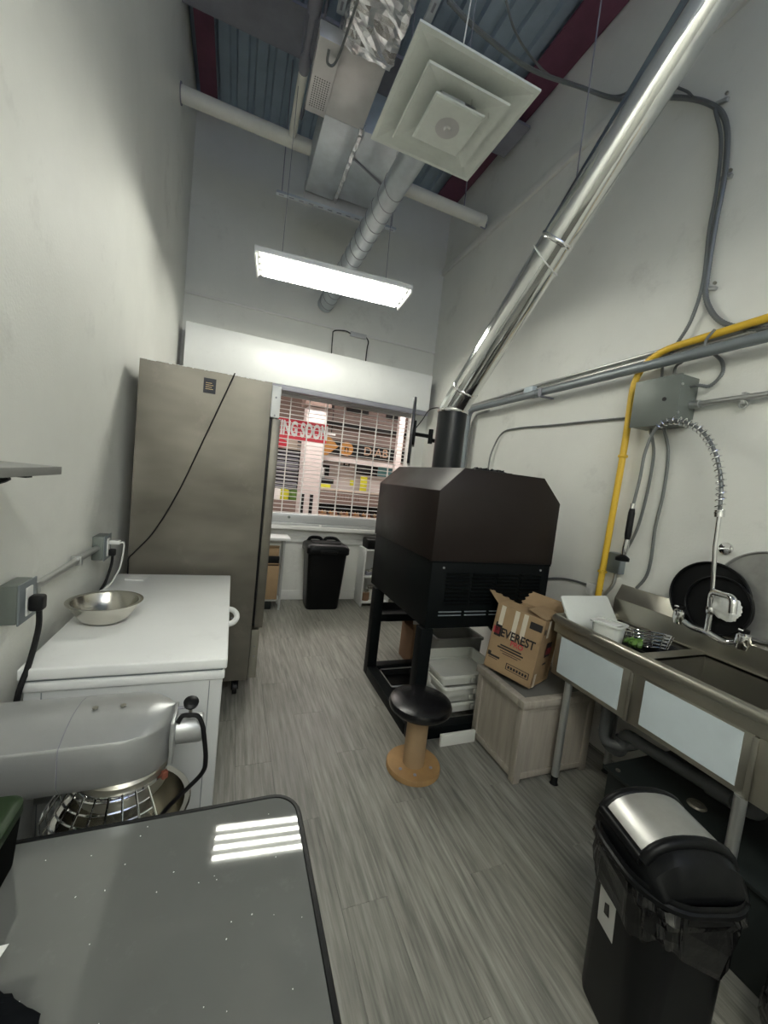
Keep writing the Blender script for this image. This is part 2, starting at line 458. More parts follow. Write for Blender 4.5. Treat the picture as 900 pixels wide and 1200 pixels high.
# ---------------------------------------------------------------- beyond the grille: the mall
MY = 8.4
struct('trim_4', MB().box(-3.5, 6.5, YB+.13, MY+3, -.12, -.02), 'mall_floor').name = 'floor_mall'
struct('ceiling_mall', MB().box(-3.5, 6.5, YB+.13, MY+3, 3.5, 3.6), 'mall_white')
struct('wall_mall', MB().box(-3.5, 6.5, MY+2.6, MY+2.75, -.02, 3.5).box(-3.6, -3.5, YB+.13, MY+2.75, -.02, 3.5).box(6.5, 6.6, YB+.13, MY+2.75, -.02, 3.5).box(-3.5, XL-.12, YB+.02, YB+.12, -.02, 3.5).box(XR+.12, 6.5, YB+.02, YB+.12, -.02, 3.5), 'mall_beige')  # unseen side walls added to keep bluish world light out
for i, xx in enumerate((-.6, 1.4, 3.4)):  # unseen glowing panels added to light the corridor
    t = thing('added_mall_light', ['added unseen flat light over the left of the mall corridor', 'added unseen flat light over the mall above the red banner', 'added unseen flat light over the mall right above the gold shop sign'][i], 'light', 'added mall lights')
    MB().box(xx-.32, xx+.32, 5.95, 7.25, 3.46, 3.499).build('frame', 'mall_white', t, False)
    MB().box(xx-.3, xx+.3, 6.0, 7.2, 3.452, 3.46).build('lens', 'mall_glow', t, False)
    rehang(t, (xx, 6.6, 3.46))
def face(px0, px1, py, y): return at(px0, py, y=y).x, at(px1, py, y=y).x
def zz(px, py, y): return at(px, py, y=y).z

# opposite food stall
st = thing('food_stall', 'food stall with black gold-lettered sign across the mall corridor', 'stall')
Y = MY
xL_ = at(372, 560, y=Y).x; xR_ = at(520, 560, y=Y).x+1.2
zf0, zf1 = zz(425, 537, Y), zz(425, 521, Y)
MB().box(xL_, xR_, Y+.25, Y+.6, zf1, 3.49).build('bulkhead', 'mall_pink', st, False)
MB().box(xL_, xR_, Y+.08, Y+.25, zf1+.35, zf1+.40).build('cornice', 'mall_dark', st, False)
for a_, b_ in ((377, 388), (405, 430), (452, 466)):
    q0, q1 = at(a_, 500, y=Y+.2), at(b_, 505, y=Y+.2)
    MB().box(q0.x, q1.x, Y+.2, Y+.26, 3.0, 3.22).build('transom', 'mall_dark', st, False)
sg = MB().box(xL_, xR_-.9, Y-.06, Y+.2, zf0, zf1, .01).build('sign_board', 'mall_dark', st)
zc_ = (zf0+zf1)/2
text('lettering', 'DIABI', .26, 'letters_gold', sg, (at(441, 531, y=Y).x, Y-.068, zc_), (1,0,0), (0,0,1), .004)
em = MB(); ex = at(405, 527, y=Y).x
em.lathe([(0,0),(.15,0),(.15,.012),(0,.012)], (ex, Y-.062, zc_), 20, (0,-1,0)); em.build('emblem', 'sign_orange', sg)
text('emblem_mark', 'n', .24, 'mall_dark', sg, (ex, Y-.078, zc_), (1,0,0), (0,0,1), .002)
fx = at(383, 522, y=Y).x
MB().prism([(-.24,.24),(.0,.20),(.22,0),(.0,-.20),(-.24,-.24),(-.12,0)], (fx, Y-.10, zc_+.02), (1,0,0), (0,0,1), (0,-1,0), .03).build('arrow_emblem', 'sign_orange', sg)
MB().box(xL_, xR_, Y+.45, Y+.5, .98, zf0).build('back_panel', 'mall_white', st, False)
MB().box(xL_, xR_, Y+.0, Y+.45, zf0-.14, zf0-.001).build('header', 'mall_white', st, False)
def plate(name, m, px0, py0, px1, py1, dy=.40, th=.03):
    c = ((px0+px1)/2, (py0+py1)/2)
    x0, x1 = at(px0, c[1], y=Y+dy).x, at(px1, c[1], y=Y+dy).x; z0, z1 = zz(c[0], py1, Y+dy), zz(c[0], py0, Y+dy)
    return MB().box(x0, x1, Y+dy, Y+dy+th, z0, z1, .004).build(name, m, st)
plate('menu_screen', 'screen_dark', 417, 541, 443, 557, .30)
plate('menu_panel', 'panel_teal', 443, 548, 460, 559, .30)
plate('yellow_notice', 'sticker_yellow', 422, 558, 430, 576, .28, .004)
plate('yellow_notice', 'sticker_yellow', 410, 563, 415, 569, .28, .004)
plate('yellow_notice', 'sticker_yellow', 372, 567, 387, 577, -.07, .004)
plate('grey_machine', 'frame_alu', 374, 548, 381, 562, .2, .2)
plate('machine', 'mall_dark', 380, 545, 386, 558, .2, .2)
plate('till', 'mall_dark', 374, 561, 391, 567, .05, .2)
plate('switch_plate', 'mall_dark', 397, 541, 410, 546, .42, .02)
for i in range(2): plate('switch', 'mall_white', 398.5+i*6, 542, 402.5+i*6, 545, .41, .012)
zc0, zc1 = zz(410, 592, Y-.05), zz(410, 576, Y-.05)
MB().box(xL_, xR_, Y-.1, Y+.30, zc0, zc1-.02, .01).build('counter_front', 'mall_pink', st)
MB().box(xL_, xR_, Y-.14, Y+.32, zc1-.02, zc1+.02, .008).build('counter_top', 'mall_beige', st)
for k in range(9):
    q = at(393+k*3.4, 581+k*.4, y=Y-.1); MB().box(q.x-.012, q.x+.012, Y-.112, Y-.10, q.z-.05, q.z+.03).build('slat', 'mall_brown', st, False)
MB().box(xL_, xR_, Y+.0, Y+.3, 0, zc0).build('plinth', 'mall_dark', st, False)
rehang(st, (3, Y, 0))
# produce crates on the stall's low shelf
names = ['brown snack crate left end of the stall shelf', 'brown snack crate second along the stall shelf', 'brown snack crate third along the stall shelf', 'brown snack crate fourth along the stall shelf', 'brown snack crate fifth along the stall shelf', 'brown snack crate right end of the stall shelf']
zs = zz(400, 611, Y-.4)
MB().box(xL_, xR_-.6, Y-.62, Y-.16, 0, zs, .01).build('display_bench', 'mall_brown', None, label='low brown display bench in front of the food stall', cat='bench')
for k in range(6):
    t = thing('snack_crate', names[k], 'crate', 'snack crates at the stall')
    cx = at(377+k*13, 600, y=Y-.4).x
    MB().box(cx-.09, cx+.09, Y-.5, Y-.3, zs, zs+.16, .01).build('crate', 'mall_brown', t)
    MB().box(cx-.08, cx+.08, Y-.503, Y-.5, zs+.10, zs+.14).build('price_strip', 'sign_orange', t, False)
    for j in range(3): MB().lathe([(0,0),(.03,.01),(.035,.04),(0,.07)], (cx-.06+.06*j, Y-.42, zs+.15), 8).build('packet', ['copper_red','sign_orange','kraft'][(j+k) % 3], t)
    rehang(t, (cx, Y-.4, zs))
# shop with louvred shutter on the left
sl = thing('louvred_shop', 'pale shop front with dark louvred shutter left of the white column', 'shop front')
x0_ = -2.2; x1_ = at(349, 560, y=Y).x
MB().box(x0_, xL_-.01, Y+.1, Y+.4, 0, 3.49).build('wall', 'mall_beige', sl, False)
MB().box(x0_, xL_-.01, Y+.02, Y+.1, zz(335, 492, Y), 3.49).build('bulkhead', 'mall_pink', sl, False)
zt_, zb_ = zz(335, 527, Y), zz(335, 576, Y)
MB().box(x0_+.2, x1_+.02, Y+.04, Y+.1, zb_-.02, zt_+.02).build('shutter_frame', 'mall_dark', sl, False)
n_ = 12
for k in range(n_):
    z_ = zb_+(zt_-zb_)*(k+.5)/n_
    MB().obox((.5*(x0_+.2+x1_), Y+.03, z_), (x1_-x0_-.22, .04, .03), Matrix.Rotation(R(35), 3, 'X')).build('louvre', 'beam_dark', sl, False)
q = at(330, 519, y=Y); MB().lathe([(0,0),(.13,0),(.13,.02),(0,.02)], (q.x, Y+.1, q.z), 20, (0,-1,0), 1, .7).build('round_emblem', 'banner_red', sl)
q = at(356, 523, y=Y)
for k in range(3): MB().box(q.x-.12, q.x+.12-.05*(k == 2), Y+.09, Y+.1, q.z+.07-.07*k, q.z+.10-.07*k).build('fascia_line', 'label_navy', sl, False)
MB().box(x0_, xL_-.03, Y-.15, Y+.1, 0, zz(335, 582, Y)-.05, .01).build('counter', 'mall_pink', sl)
rehang(sl, (-.8, Y, 0))
k = 0
for px_, py_, m_, lab in ((322, 598, 'banner_white', 'white tub at the left of the louvred shop counter'), (331, 597, 'sticker_yellow', 'yellow package on the louvred shop counter'), (343, 594, 'leaf_green', 'green package on the louvred shop counter')):
    zc = zz(335, 582, Y)-.05; q = at(px_, py_, y=Y-.05)
    MB().lathe([(0,0),(.10,0),(.11,.12),(.09,.20),(0,.22)], (q.x, Y-.05, zc), 12).build('package', m_, None, label=lab, cat='package')
# column
cq0, cq1 = at(353, 560, y=7.0).x, at(377, 560, y=7.0).x
cl = thing('mall_column', 'square white column in the mall corridor behind the grille', 'column')
MB().box(cq0, cq1, 7.0, 7.0+(cq1-cq0), -.02, 2.72, .02).build('shaft', 'mall_white', cl)
MB().box(cq0-.05, cq1+.05, 6.95, 7.05+(cq1-cq0), 2.72, 3.49, .01).build('capital', 'mall_pink', cl)
for i in range(2): MB().box(cq0+.02+i*.16, cq0+.08+i*.16, 6.985, 7.0, .82, 1.2, .004).build('slot', 'mall_dark', cl)
rehang(cl, (cq0, 7, 0))
pq = at(469, 520, y=7.4).x
MB().box(pq-.06, pq+.06, 7.4, 7.52, -.02, 3.49, .01).build('white_post', 'mall_white', None, label='slim white post in the mall beside the gold lettered sign', cat='post')
MB().box(at(383, 513, y=7.6).x, at(393, 513, y=7.6).x, 7.6, 7.62, zz(388, 508, 7.6)-.03, zz(388, 508, 7.6), .004).build('exit_lamp', 'banner_white', None, label='small white bar lamp hanging beside the red banner', cat='lamp')
MB().cyl((at(388, 513, y=7.6).x, 7.61, zz(388, 508, 7.6)), (at(388, 513, y=7.6).x, 7.61, 3.5), .008).build('lamp_stem', 'mall_dark', bpy.data.objects['exit_lamp'])
# banner hung on the outside of the grille
bn = thing('hanging_banner', 'red banner with white capital letters hung behind the grille', 'banner')
BY = 5.25
bl, br = at(383, 510, y=BY), at(326, 500, y=BY)
bx1 = bl.x; z1_, z0_ = zz(352, 493, BY), zz(352, 516, BY)
th_ = z1_-z0_; bx0 = bx1-.88
sh = MB().box(bx0, bx1, BY, BY+.004, z0_, z1_).build('sheet', 'banner_red', bn, False)
text('lettering', 'COMING SOON', th_*1.0, 'banner_white', sh, ((bx0+bx1)/2, BY-.002, (z0_+z1_)/2), (1,0,0), (0,0,1), .001, wide=.50, bold=.010)
for xx in (bx0+.05, bx1-.05): MB().cyl((xx, BY+.002, z1_), (xx, BY+.002, 3.5), .003, n=6).build('hanging_cord', 'banner_white', bn)
rehang(bn, ((bx0+bx1)/2, BY, z0_))

# ================================================================ UNDER THE ROOF
def light_fixture(label, cx, cy, z, rz, tops=(ZC, ZC)):
    t = thing('fluorescent_fixture', label, 'light fixture', 'fluorescent fixtures', (cx, cy, z), rz)
    L_, W_ = 1.20, .38
    hb = MB(); hb.box(-L_/2, L_/2, -W_/2, W_/2, .045, .062, .004).box(-L_/2, L_/2, -.08, .08, .062, .10, .006)
    hb.build('housing', 'lamp_white', t)
    MB().box(-L_/2+.01, L_/2-.01, -W_/2+.01, W_/2-.01, .0435, .045).build('reflector', 'lamp_reflector', t, False)
    for s in (-1, 1):
        MB().prism([(-L_/2, .045), (L_/2, .045), (L_/2, .022), (-L_/2, .022)], (0, s*W_/2, 0), (1,0,0), (0,0,1), (0,-s,0), .008).build('side_reflector', 'lamp_white', t, False)
        e = MB().box(s*L_/2-.006, s*L_/2+.006, -W_/2, W_/2, .0, .062, .002).build('end_plate', 'lamp_white', t)
        for k in range(4):
            MB().box(s*(L_/2-.03)-.012, s*(L_/2-.03)+.012, -.14+.0933*k-.015, -.14+.0933*k+.015, .004, .045, .003).build('lamp_holder', 'outlet_white', e)
    for k in range(4):
        MB().cyl((-L_/2+.045, -.14+.0933*k, .018), (L_/2-.045, -.14+.0933*k, .018), .013, n=10).build('tube', 'tube_glow', t)
    for s, tp0 in zip((-1, 1), tops):
        MB().cyl((s*.42, 0, .10), (s*.40, 0, tp0-z), .0025, n=5).build('hanger_wire', 'beam_dark', t)
    return t
light_fixture('glowing four-tube fluorescent fixture hanging over the aisle before the window', .64, 3.31, 3.10, R(-5.5), (ZC, 4.239))
light_fixture('four-tube fluorescent fixture hanging above the near end of the work table', .15, -.45, 3.10, R(0))
light_fixture('added unseen four-tube fill fixture hanging by the wall opposite the service window', .15, -1.75, 3.10, R(0))  # extra fixture added out of view to brighten the near side

# square air diffuser
df = thing('air_diffuser', 'square white stepped ceiling air diffuser in dusty metal', 'diffuser', loc=(.858, 1.927, 3.40))
def cone(h0, h1, z0, z1, th=.006):
    m_ = MB()
    sq = lambda h, z_: [V(-h,-h,z_), V(h,-h,z_), V(h,h,z_), V(-h,h,z_)]
    m_.loft([sq(h0, z0), sq(h1, z1), sq(h1-th*2, z1+th*.3), sq(h0-th*2, z0+th)], False)
    a_ = m_.bm.verts[:]
    return m_
sq = lambda h, z_: [V(-h,-h,z_), V(h,-h,z_), V(h,h,z_), V(-h,h,z_)]
MB().loft([sq(.305, .010), sq(.305, 0), sq(.285, -.002), sq(.16, .030), sq(.15, .034), sq(.15, .05), sq(.285, .012), sq(.305, .010)], False).build('outer_cone', 'diffuser_white', df, False)
MB().loft([sq(.214, -.018), sq(.210, -.026), sq(.10, .004), sq(.095, .010), sq(.10, .014), sq(.214, -.018)], False).build('middle_cone', 'diffuser_white', df, False)
MB().loft([sq(.132, -.040), sq(.130, -.047), sq(.122, -.050), sq(.06, -.051)], True).build('centre_panel', 'diffuser_white', df, False)
for xx in (-.09, .09):
    for yy in (-.09, .09): MB().cyl((xx, yy, -.045), (xx, yy, .05), .005, n=6).build('stay_rod', 'frame_alu', df)
MB().lathe([(0,-.060),(.012,-.060),(.018,-.054),(.03,-.053),(.06,-.052)], (0,0,0), 24).build('centre_knob', 'frame_alu', df)
for xx, yy in ((.155, -.12), (.05, -.135)): MB().cyl((xx, yy, -.03), (xx, yy, .06), .004, n=6).build('clip', 'chrome', df)
MB().lathe([(.17, .10), (.16, .12), (.15, .17), (0, .17)], (0,0,0), 24).build('neck', 'galv', df)
MB().cyl((-.1, -.29, .01), (-.05, -.45, 1.8), .003, n=5).build('hanger_wire', 'cable_white', df)
MB().cyl((.2, .26, .01), (.2, .26, 1.8), .003, n=5).build('hanger_wire', 'beam_dark', df)

# round spiral duct
sp = thing('spiral_duct', 'round spiral galvanised duct running from diffuser to back wall', 'duct')
path = rounded([(.88, 2.0, 3.52), (.99, 2.55, 3.82), (.965, 2.95, 3.78), (.85, 4.825, 3.55)], .12, 5)
MB().tube(path, .09, 24).build('pipe', 'galv', sp)
a_, b_ = Vector((.965, 2.95, 3.78)), Vector((.85, 4.82, 3.55)); d_ = (b_-a_).normalized()
u_ = d_.orthogonal().normalized(); v_ = d_.cross(u_)
for k in range(15):
    c = a_+d_*(.05+.125*k); sk = d_*.03
    ring = [c+(u_*math.cos(t_)+v_*math.sin(t_))*.0905+sk*math.sin(t_) for t_ in [2*math.pi*j/24 for j in range(25)]]
    MB().tube(ring, .0032, 5, False).build('seam', 'beam_dark', sp)
rehang(sp, (.85, 4.82, 3.55))

# rectangular ducts
du = thing('sheet_metal_duct', 'rectangular galvanised trunk duct with foil wrapped end', 'duct')
MB().box(.425, .715, 2.60, 3.18, 4.2, 4.5, .006).build('trunk', 'galv_warm', du)
MB().box(.425, .70, 3.18, 4.05, 4.2, 4.5, .006).build('trunk', 'galv', du)
tr = MB().box(.72, 1.28, 3.22, 4.05, 4.24, 4.55, .006).build('branch', 'galv', du)
MB().prism([(0,.0),(.5,.25),(.5,.27),(0,.02)], (.74, 3.5, 4.2362), (1,0,0), (0,1,0), (0,0,-1), .004).build('seam', 'beam_dark', tr, False)
fo = MB(); N_ = 26
path = []
for k in range(N_):
    y_ = 1.95+(2.66-1.95)*k/(N_-1); ring = []
    for (xx, zz_) in [(.41+.33*j/9, 4.185) for j in range(10)]+[(.74, 4.185+.33*j/8) for j in range(1, 8)]+[(.74-.33*j/9, 4.515) for j in range(10)]+[(.41, 4.515-.33*j/8) for j in range(1, 8)]:
        p = Vector((xx, y_, zz_)); nn = noise.noise_vector(p*13)*.02+noise.noise_vector(p*31)*.011
        ring.append(p+nn)
    path.append(ring)
fo.loft(path).build('foil_wrap', 'foil', du, False)
tp = []
for k in range(22):
    y_ = 3.15+.9*k/21; p = Vector((.712, y_, 4.2)); q = noise.noise_vector(p*20)*.012
    tp.append([p+q+Vector((-.03, 0, .012)), p+q+Vector((-.018, 0, -.012)), p+q+Vector((.008, 0, -.016+.012*noise.noise(p*40))), p+q+Vector((.03, 0, .03))])
MB().loft(tp).build('foil_tape', 'foil', du, False)
MB().box(.42, 1.2, 4.055, 4.10, 4.12, 4.30, .004).build('end_flange', 'galv_warm', du)
rehang(du, (.57, 3.3, 4.2))
pb = thing('perforated_box', 'flat grey metal box with perforated panel beside the duct', 'box')
MB().box(.272, .412, 2.57, 3.09, 4.1, 4.19, .005).build('case', 'galv_warm', pb)
hm = MB()
for i in range(7):
    for j in range(14): hm.lathe([(.0045, 0), (0, -.0004)], (.297+.0155*i, 2.82+.0165*j, 4.0992), 6)
o = hm.build('perforation', 'mall_dark', pb, False); o['kind'] = 'stuff'
MB().tube(smooth_path([(.34, 2.62, 4.1), (.345, 2.66, 4.06), (.39, 2.66, 4.08), (.42, 2.5, 4.12), (.44, 2.3, 4.17)]), .008, 6).build('cable', 'flex_steel', pb)
rehang(pb, (.34, 2.83, 4.1))
def strut(label, a_, b_, w_=.042, drop=True):
    t = thing('strut_channel', label, 'strut'); a_, b_ = Vector(a_), Vector(b_); d_ = (b_-a_); l_ = d_.length
    rot = Vector((1,0,0)).rotation_difference(d_.normalized()).to_matrix()
    MB().obox((a_+b_)/2, (l_, w_, .022), rot).build('channel', 'galv', t, False)
    n_ = int(l_/.09)
    for k in range(n_):
        MB().obox(a_+d_*((k+.5)/n_)+Vector((0,0,-.0115)), (.045, .013, .002), rot).build('slot', 'beam_dark', t, False)
    if drop:
        for f_ in (.04, .96):
            p = a_+d_*f_; MB().cyl(p, (p.x, p.y, ZC), .0045, n=6).build('threaded_rod', 'beam_dark', t)
    rehang(t, (a_+b_)/2); return t
strut('slotted steel strut crossing under the far end of the duct', (.17, 4.0, 4.07), (1.34, 4.0, 4.11))
strut('slotted steel strut between the foil wrap and air diffuser', (.80, 1.6, 4.10), (.80, 2.5, 4.10))
strut('slotted steel strut at the left of the foil wrap', (.375, 1.9, 4.25), (.375, 2.55, 4.25))

# white vent pipe along the back
vp = thing('vent_pipe', 'thick off-white pipe spanning the room below the roof deck', 'pipe')
MB().cyl((XL+.002, 3.88, 4.47), (2.27, 3.88, 4.43), .058, n=24).build('pipe', 'pvc_white', vp)
MB().cyl((XL+.001, 3.88, 4.47), (XL+.008, 3.88, 4.47), .074, n=24).build('shadow_ring', 'beam_dark', vp)  # dark disc painted in for the shadow ring around the pipe end
MB().cyl((2.20, 3.88, 4.431), (2.28, 3.88, 4.43), .062, n=24).build('end_cap', 'pvc_white', vp)
MB().tube(rounded([(2.24, 3.88, 4.37), (2.31, 3.88, 4.36), (2.31, 3.88, 4.5)], .03), .008, 6).build('pipe_hook', 'beam_dark', vp)
MB().cyl((2.02, 3.88, 4.49), (2.02, 3.88, 5.10), .006, n=6).build('hanger_rod', 'beam_dark', vp)
MB().cyl((.255, 3.86, 4.47), (.255, 3.25, 4.48), .034, n=18).build('branch', 'pvc_white', vp)
MB().cyl((.255, 2.55, 4.48), (.255, 1.2, 4.50), .026, n=18).build('branch', 'pvc_white', vp)
MB().tube([(.255, 3.25, 4.48), (.255, 3.2, 4.48), (.255, 3.16, 4.48), (.255, 3.12, 4.48), (.255, 2.86, 4.48), (.255, 2.84, 4.48), (.255, 2.62, 4.48), (.255, 2.55, 4.48)], [.036, .040, .040, .022, .022, .044, .044, .028], 14).build('coupling', 'beam_dark', vp)
rehang(vp, (.8, 3.88, 4.45))
MB().tube(smooth_path([(.335, 1.2, 4.56), (.335, 2.4, 4.56), (.325, 3.2, 4.56), (.315, 3.8, 4.6), (.315, 3.95, 4.9), (.315, 3.95, 5.2)]), .010, 8).build('dark_pipe', 'beam_dark', None, label='thin dark rusty pipe running beside the white branch pipe', cat='pipe')

# ---------------------------------------------------------------- flue of the oven
fb = thing('flue_pipe', 'shiny chrome flue pipe slanting up from a black stack on the oven', 'flue')
SB = V(1.45, 2.58, 1.712)
MB().cyl(SB, (1.45, 2.58, 2.125), .105, n=32).build('black_stack', 'stack_black', fb)
MB().lathe([(.108, 0), (.112, .006), (.112, .02), (.095, .03), (.088, .06)], (1.45, 2.58, 2.12), 32).build('collar', 'chrome', fb)
F0, F1 = V(1.45, 2.58, 2.15), V(1.66, 1.13, 3.80)
fd = (F1-F0).normalized(); F2 = F0+fd*4.4
if F2.z > ZC: F2 = F0+fd*((ZC-F0.z)/fd.z)
MB().tube([F0-Vector((0,0,.03)), F0, F0+fd*.08, F0+fd*.16], [.09, .094, .096, .096], 32).build('elbow', 'chrome_flue', fb)
MB().tube([F0+fd*.16, F2], .093, 40).build('chrome_section', 'chrome_flue', fb)
for s_ in (.17, 1.12, 2.1):
    c = F0+fd*s_; MB().tube([c-fd*.012, c-fd*.006, c+fd*.006, c+fd*.012], [.094, .0985, .0985, .094], 40).build('joint_band', 'chrome', fb)
c = F0+fd*1.02
u_ = fd.orthogonal().normalized(); v_ = fd.cross(u_)
MB().tube([c+(u_*math.cos(t_)+v_*math.sin(t_))*.099+fd*.03*math.sin(t_) for t_ in [2*math.pi*j/28 for j in range(29)]], .004, 5, False).build('wire_loop', 'cable_white', fb)
c2 = F0+fd*1.22+Vector((0,0,.10)); MB().cyl(c2, (c2.x, c2.y, ZC), .004, n=6).build('hanger_chain', 'beam_dark', fb)
rehang(fb, SB)

# ---------------------------------------------------------------- cables crossing to the right wall
def cable(name, label, pts, r, m, cat='cable', ribs=False, k=6, n=8):
    p = smooth_path(pts, k)
    if ribs:
        p = resample(p, r*.55); rr = [r*(1.0 if i % 2 else .82) for i in range(len(p))]
    else: rr = r
    return MB().tube(p, rr, n).build(name, m, None, label=label, cat=cat)
w_ = XR-.02
cable('armoured_cable', 'armoured cable looping across the ceiling and down the right wall',
      [at(525, 0, y=2.2), at(560, 35, y=2.25), at(620, 80, y=2.4), at(680, 102, x=2.15), at(725, 116, x=w_), at(790, 114, x=w_), at(832, 122, x=w_), at(851, 145, x=w_), at(850, 200, x=w_), at(838, 265, x=w_), at(828, 330, x=w_), at(829, 355, x=w_), at(845, 377, x=w_), at(880, 386, x=w_), at(915, 384, x=w_)], .0145, 'flex_steel', ribs=True)
cable('grey_cable', 'thin grey cable dropping from the deck to the cable bundle',
      [at(593, 0, y=2.3), at(603, 35, y=2.35), at(622, 66, y=2.45), at(650, 92, y=2.5), at(700, 108, x=2.28), at(726, 112, x=w_), at(760, 95, x=w_-.01), at(800, 105, x=w_), at(812, 114, x=w_-.03)], .007, 'flex_steel')
cable('thin_armoured_cable', 'thinner armoured cable tied beside the thick one down the right wall',
      [at(838, 128, x=w_-.01), at(845, 165, x=w_-.01), at(840, 220, x=w_-.01), at(831, 270, x=w_-.01), at(824, 330, x=w_-.01), at(810, 375, x=w_-.01), at(790, 408, x=w_-.01), at(786, 416, x=w_-.01)], .010, 'flex_steel', ribs=True)
def clip(label, px, py):
    p = at(px, py, x=XR-.012)
    t = thing('cable_strap', label, 'strap', 'cable straps')
    MB().obox(p, (.02, .07, .018), Matrix.Rotation(R(20), 3, 'X'), .003).build('band', 'emt', t)
    MB().cyl(p+Vector((-.01, -.03, .012)), p+Vector((-.022, -.03, .012)), .008, n=10).build('screw', 'steel_sink', t)
    rehang(t, p)
clip('cable strap at the top bend of the thick armoured cable', 846, 119)
clip('cable strap halfway down the thick armoured cable', 850, 208)
clip('cable strap low on the thick armoured cable', 832, 338)

# ================================================================ RIGHT SIDE
# ---------------------------------------------------------------- oven on its stand
ov = thing('pizza_oven', 'dark brown and black deck oven on a black steel stand', 'oven')
OX0, OX1, OY0, OY1 = 1.14, 2.04, 2.05, 3.06
MB().prism([(OX0-.012, 1.14), (OX1+.005, 1.14), (OX1+.005, 1.555), (OX1-.155, 1.71), (OX0+.14, 1.71), (OX0-.012, 1.56)], (0, OY0-.006, 0), (1,0,0), (0,0,1), (0,1,0), OY1-OY0+.012, .004).build('hood', 'oven_brown', ov)
bd = MB().box(OX0, OX1, OY0, OY1, .72, 1.136, .004).build('lower_body', 'oven_black', ov)
MB().box(OX0-.006, OX1+.002, OY0-.003, OY0+.03, 1.128, 1.14).build('seam_strip', 'oven_black', ov)
sl_ = MB().obox((0, 0, 0), (.165, .012, .010), Matrix.Rotation(R(30), 3, 'X')).mesh('louvre', 'oven_black', False)
for r_ in range(9):
    for c_ in range(4):
        o = put('louvre', sl_, ov); o.location = (OX0+.19+c_*.185, OY0-.004, 1.065-.023*r_)
sl2 = MB().box(-.08, .08, -.004, .004, -.003, .003).mesh('lit_slit', 'conduit_grey', False)  # grey strips coloured for light showing through the slits
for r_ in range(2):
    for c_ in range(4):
        o = put('lit_slit', sl2, ov); o.location = (OX0+.16+c_*.185, OY0-.002, .825-.022*r_)
for xx in (OX0+.08, OX1-.08): MB().cyl((xx, OY0, 1.10), (xx, OY0-.006, 1.10), .007, n=8).build('screw', 'frame_alu', ov)
L_ = .08
for xx in (OX0-.02, OX1-L_-.01):
    for yy in (OY0-.005, 2.88): MB().box(xx, xx+L_, yy, yy+L_, .0, .72, .004).build('leg', 'oven_black', ov)
for xx in (OX0-.022, OX1-L_-.008): MB().box(xx, xx+L_+.004, OY0+.076, 2.88, .0, .075, .004).build('bottom_rail', 'oven_black', ov)
MB().box(OX0+.062, OX1-L_-.01, OY0-.005, OY0+.075, .0, .075, .004).build('bottom_rail', 'oven_black', ov)
MB().box(OX0+.062, OX1-L_-.01, 2.88, 2.96, .0, .075, .004).build('bottom_rail', 'oven_black', ov)
def brace(a_, b_):
    a_, b_ = Vector(a_), Vector(b_); d_ = b_-a_
    MB().obox((a_+b_)/2, (d_.length, .05, .05), Vector((1,0,0)).rotation_difference(d_.normalized()).to_matrix(), .003).build('brace', 'oven_black', ov)
MB().box(OX0+.06, OX1-.09, 2.90, 2.94, .44, .50, .003).build('rear_rail', 'oven_black', ov)
brace((OX1-.06, OY0+.05, .40), (OX1-.40, OY0+.05, .74)); brace((OX1-.05, 2.87, .42), (OX1-.05, 2.5, .74))
vm = MB()
for k in range(40):
    a_ = Vector((1.43+random.random()*.2, 2.10+random.random()*.1, 1.712)); vm.tube(smooth_path([a_, a_+Vector((random.uniform(-.03,.03), random.uniform(-.03,.03), .014)), a_+Vector((random.uniform(-.04,.04), random.uniform(-.04,.04), .0))], 4), .004, 5)
o = vm.build('vent_mesh', 'stack_black', ov)
MB().box(1.42, 1.66, 2.09, 2.22, 1.709, 1.715).build('vent_plate', 'stack_black', ov)
rehang(ov, (1.6, 2.5, 0))

# things kept under the oven
def tray(label, x0, y0, x1, y1, z, m='plastic_black', rim='alu_pan', h=.045, rot=0):
    t = thing('baking_tray', label, 'tray', 'baking trays', ((x0+x1)/2, (y0+y1)/2, z), rot)
    w_, d_ = x1-x0, y1-y0
    out = [V(p[0], p[1], h) for p in rrect(w_, d_, .02, 3)]; o2 = [V(p[0], p[1], .0) for p in rrect(w_-.04, d_-.04, .02, 3)]
    i2 = [V(p[0], p[1], .006) for p in rrect(w_-.05, d_-.05, .02, 3)]; i1 = [V(p[0], p[1], h) for p in rrect(w_-.012, d_-.012, .02, 3)]
    MB().loft([o2, out, i1, i2]).build('pan', m, t)
    MB().tube([V(*p, h) for p in rrect(w_, d_, .02, 3)]+[V(*rrect(w_, d_, .02, 3)[0], h)], .007, 6, False).build('rolled_rim', rim, t)
tray('black baking tray with pale rim on the floor under the oven', 1.225, 2.60, 1.52, 2.87, .001)
tray('empty black tray hung high under the oven stand', 1.26, 2.98, 1.75, 3.3, .40, rim='plastic_black', h=.06)
MB().box(-.015, .015, -.05, .05, 0, .36, .004).xf(Matrix.Translation((1.545, 2.79, .001)) @ Matrix.Rotation(R(2), 4, 'Y')).build('wooden_board', 'wood_ply', None, label='narrow wooden board standing upright behind the oven leg', cat='board')
bx = thing('brown_carton', 'small open brown carton in the shade under the oven', 'carton')
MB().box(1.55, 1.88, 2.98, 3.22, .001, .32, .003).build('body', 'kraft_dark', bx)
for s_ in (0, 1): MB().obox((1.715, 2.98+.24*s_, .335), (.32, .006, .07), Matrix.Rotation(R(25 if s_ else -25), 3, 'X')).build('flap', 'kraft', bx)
MB().obox((1.70, 3.1, .345), (.16, .08, .05), Matrix.Rotation(R(10), 3, 'Z')).build('paper_wad', 'paper', bx)
rehang(bx, (1.71, 3.1, 0))

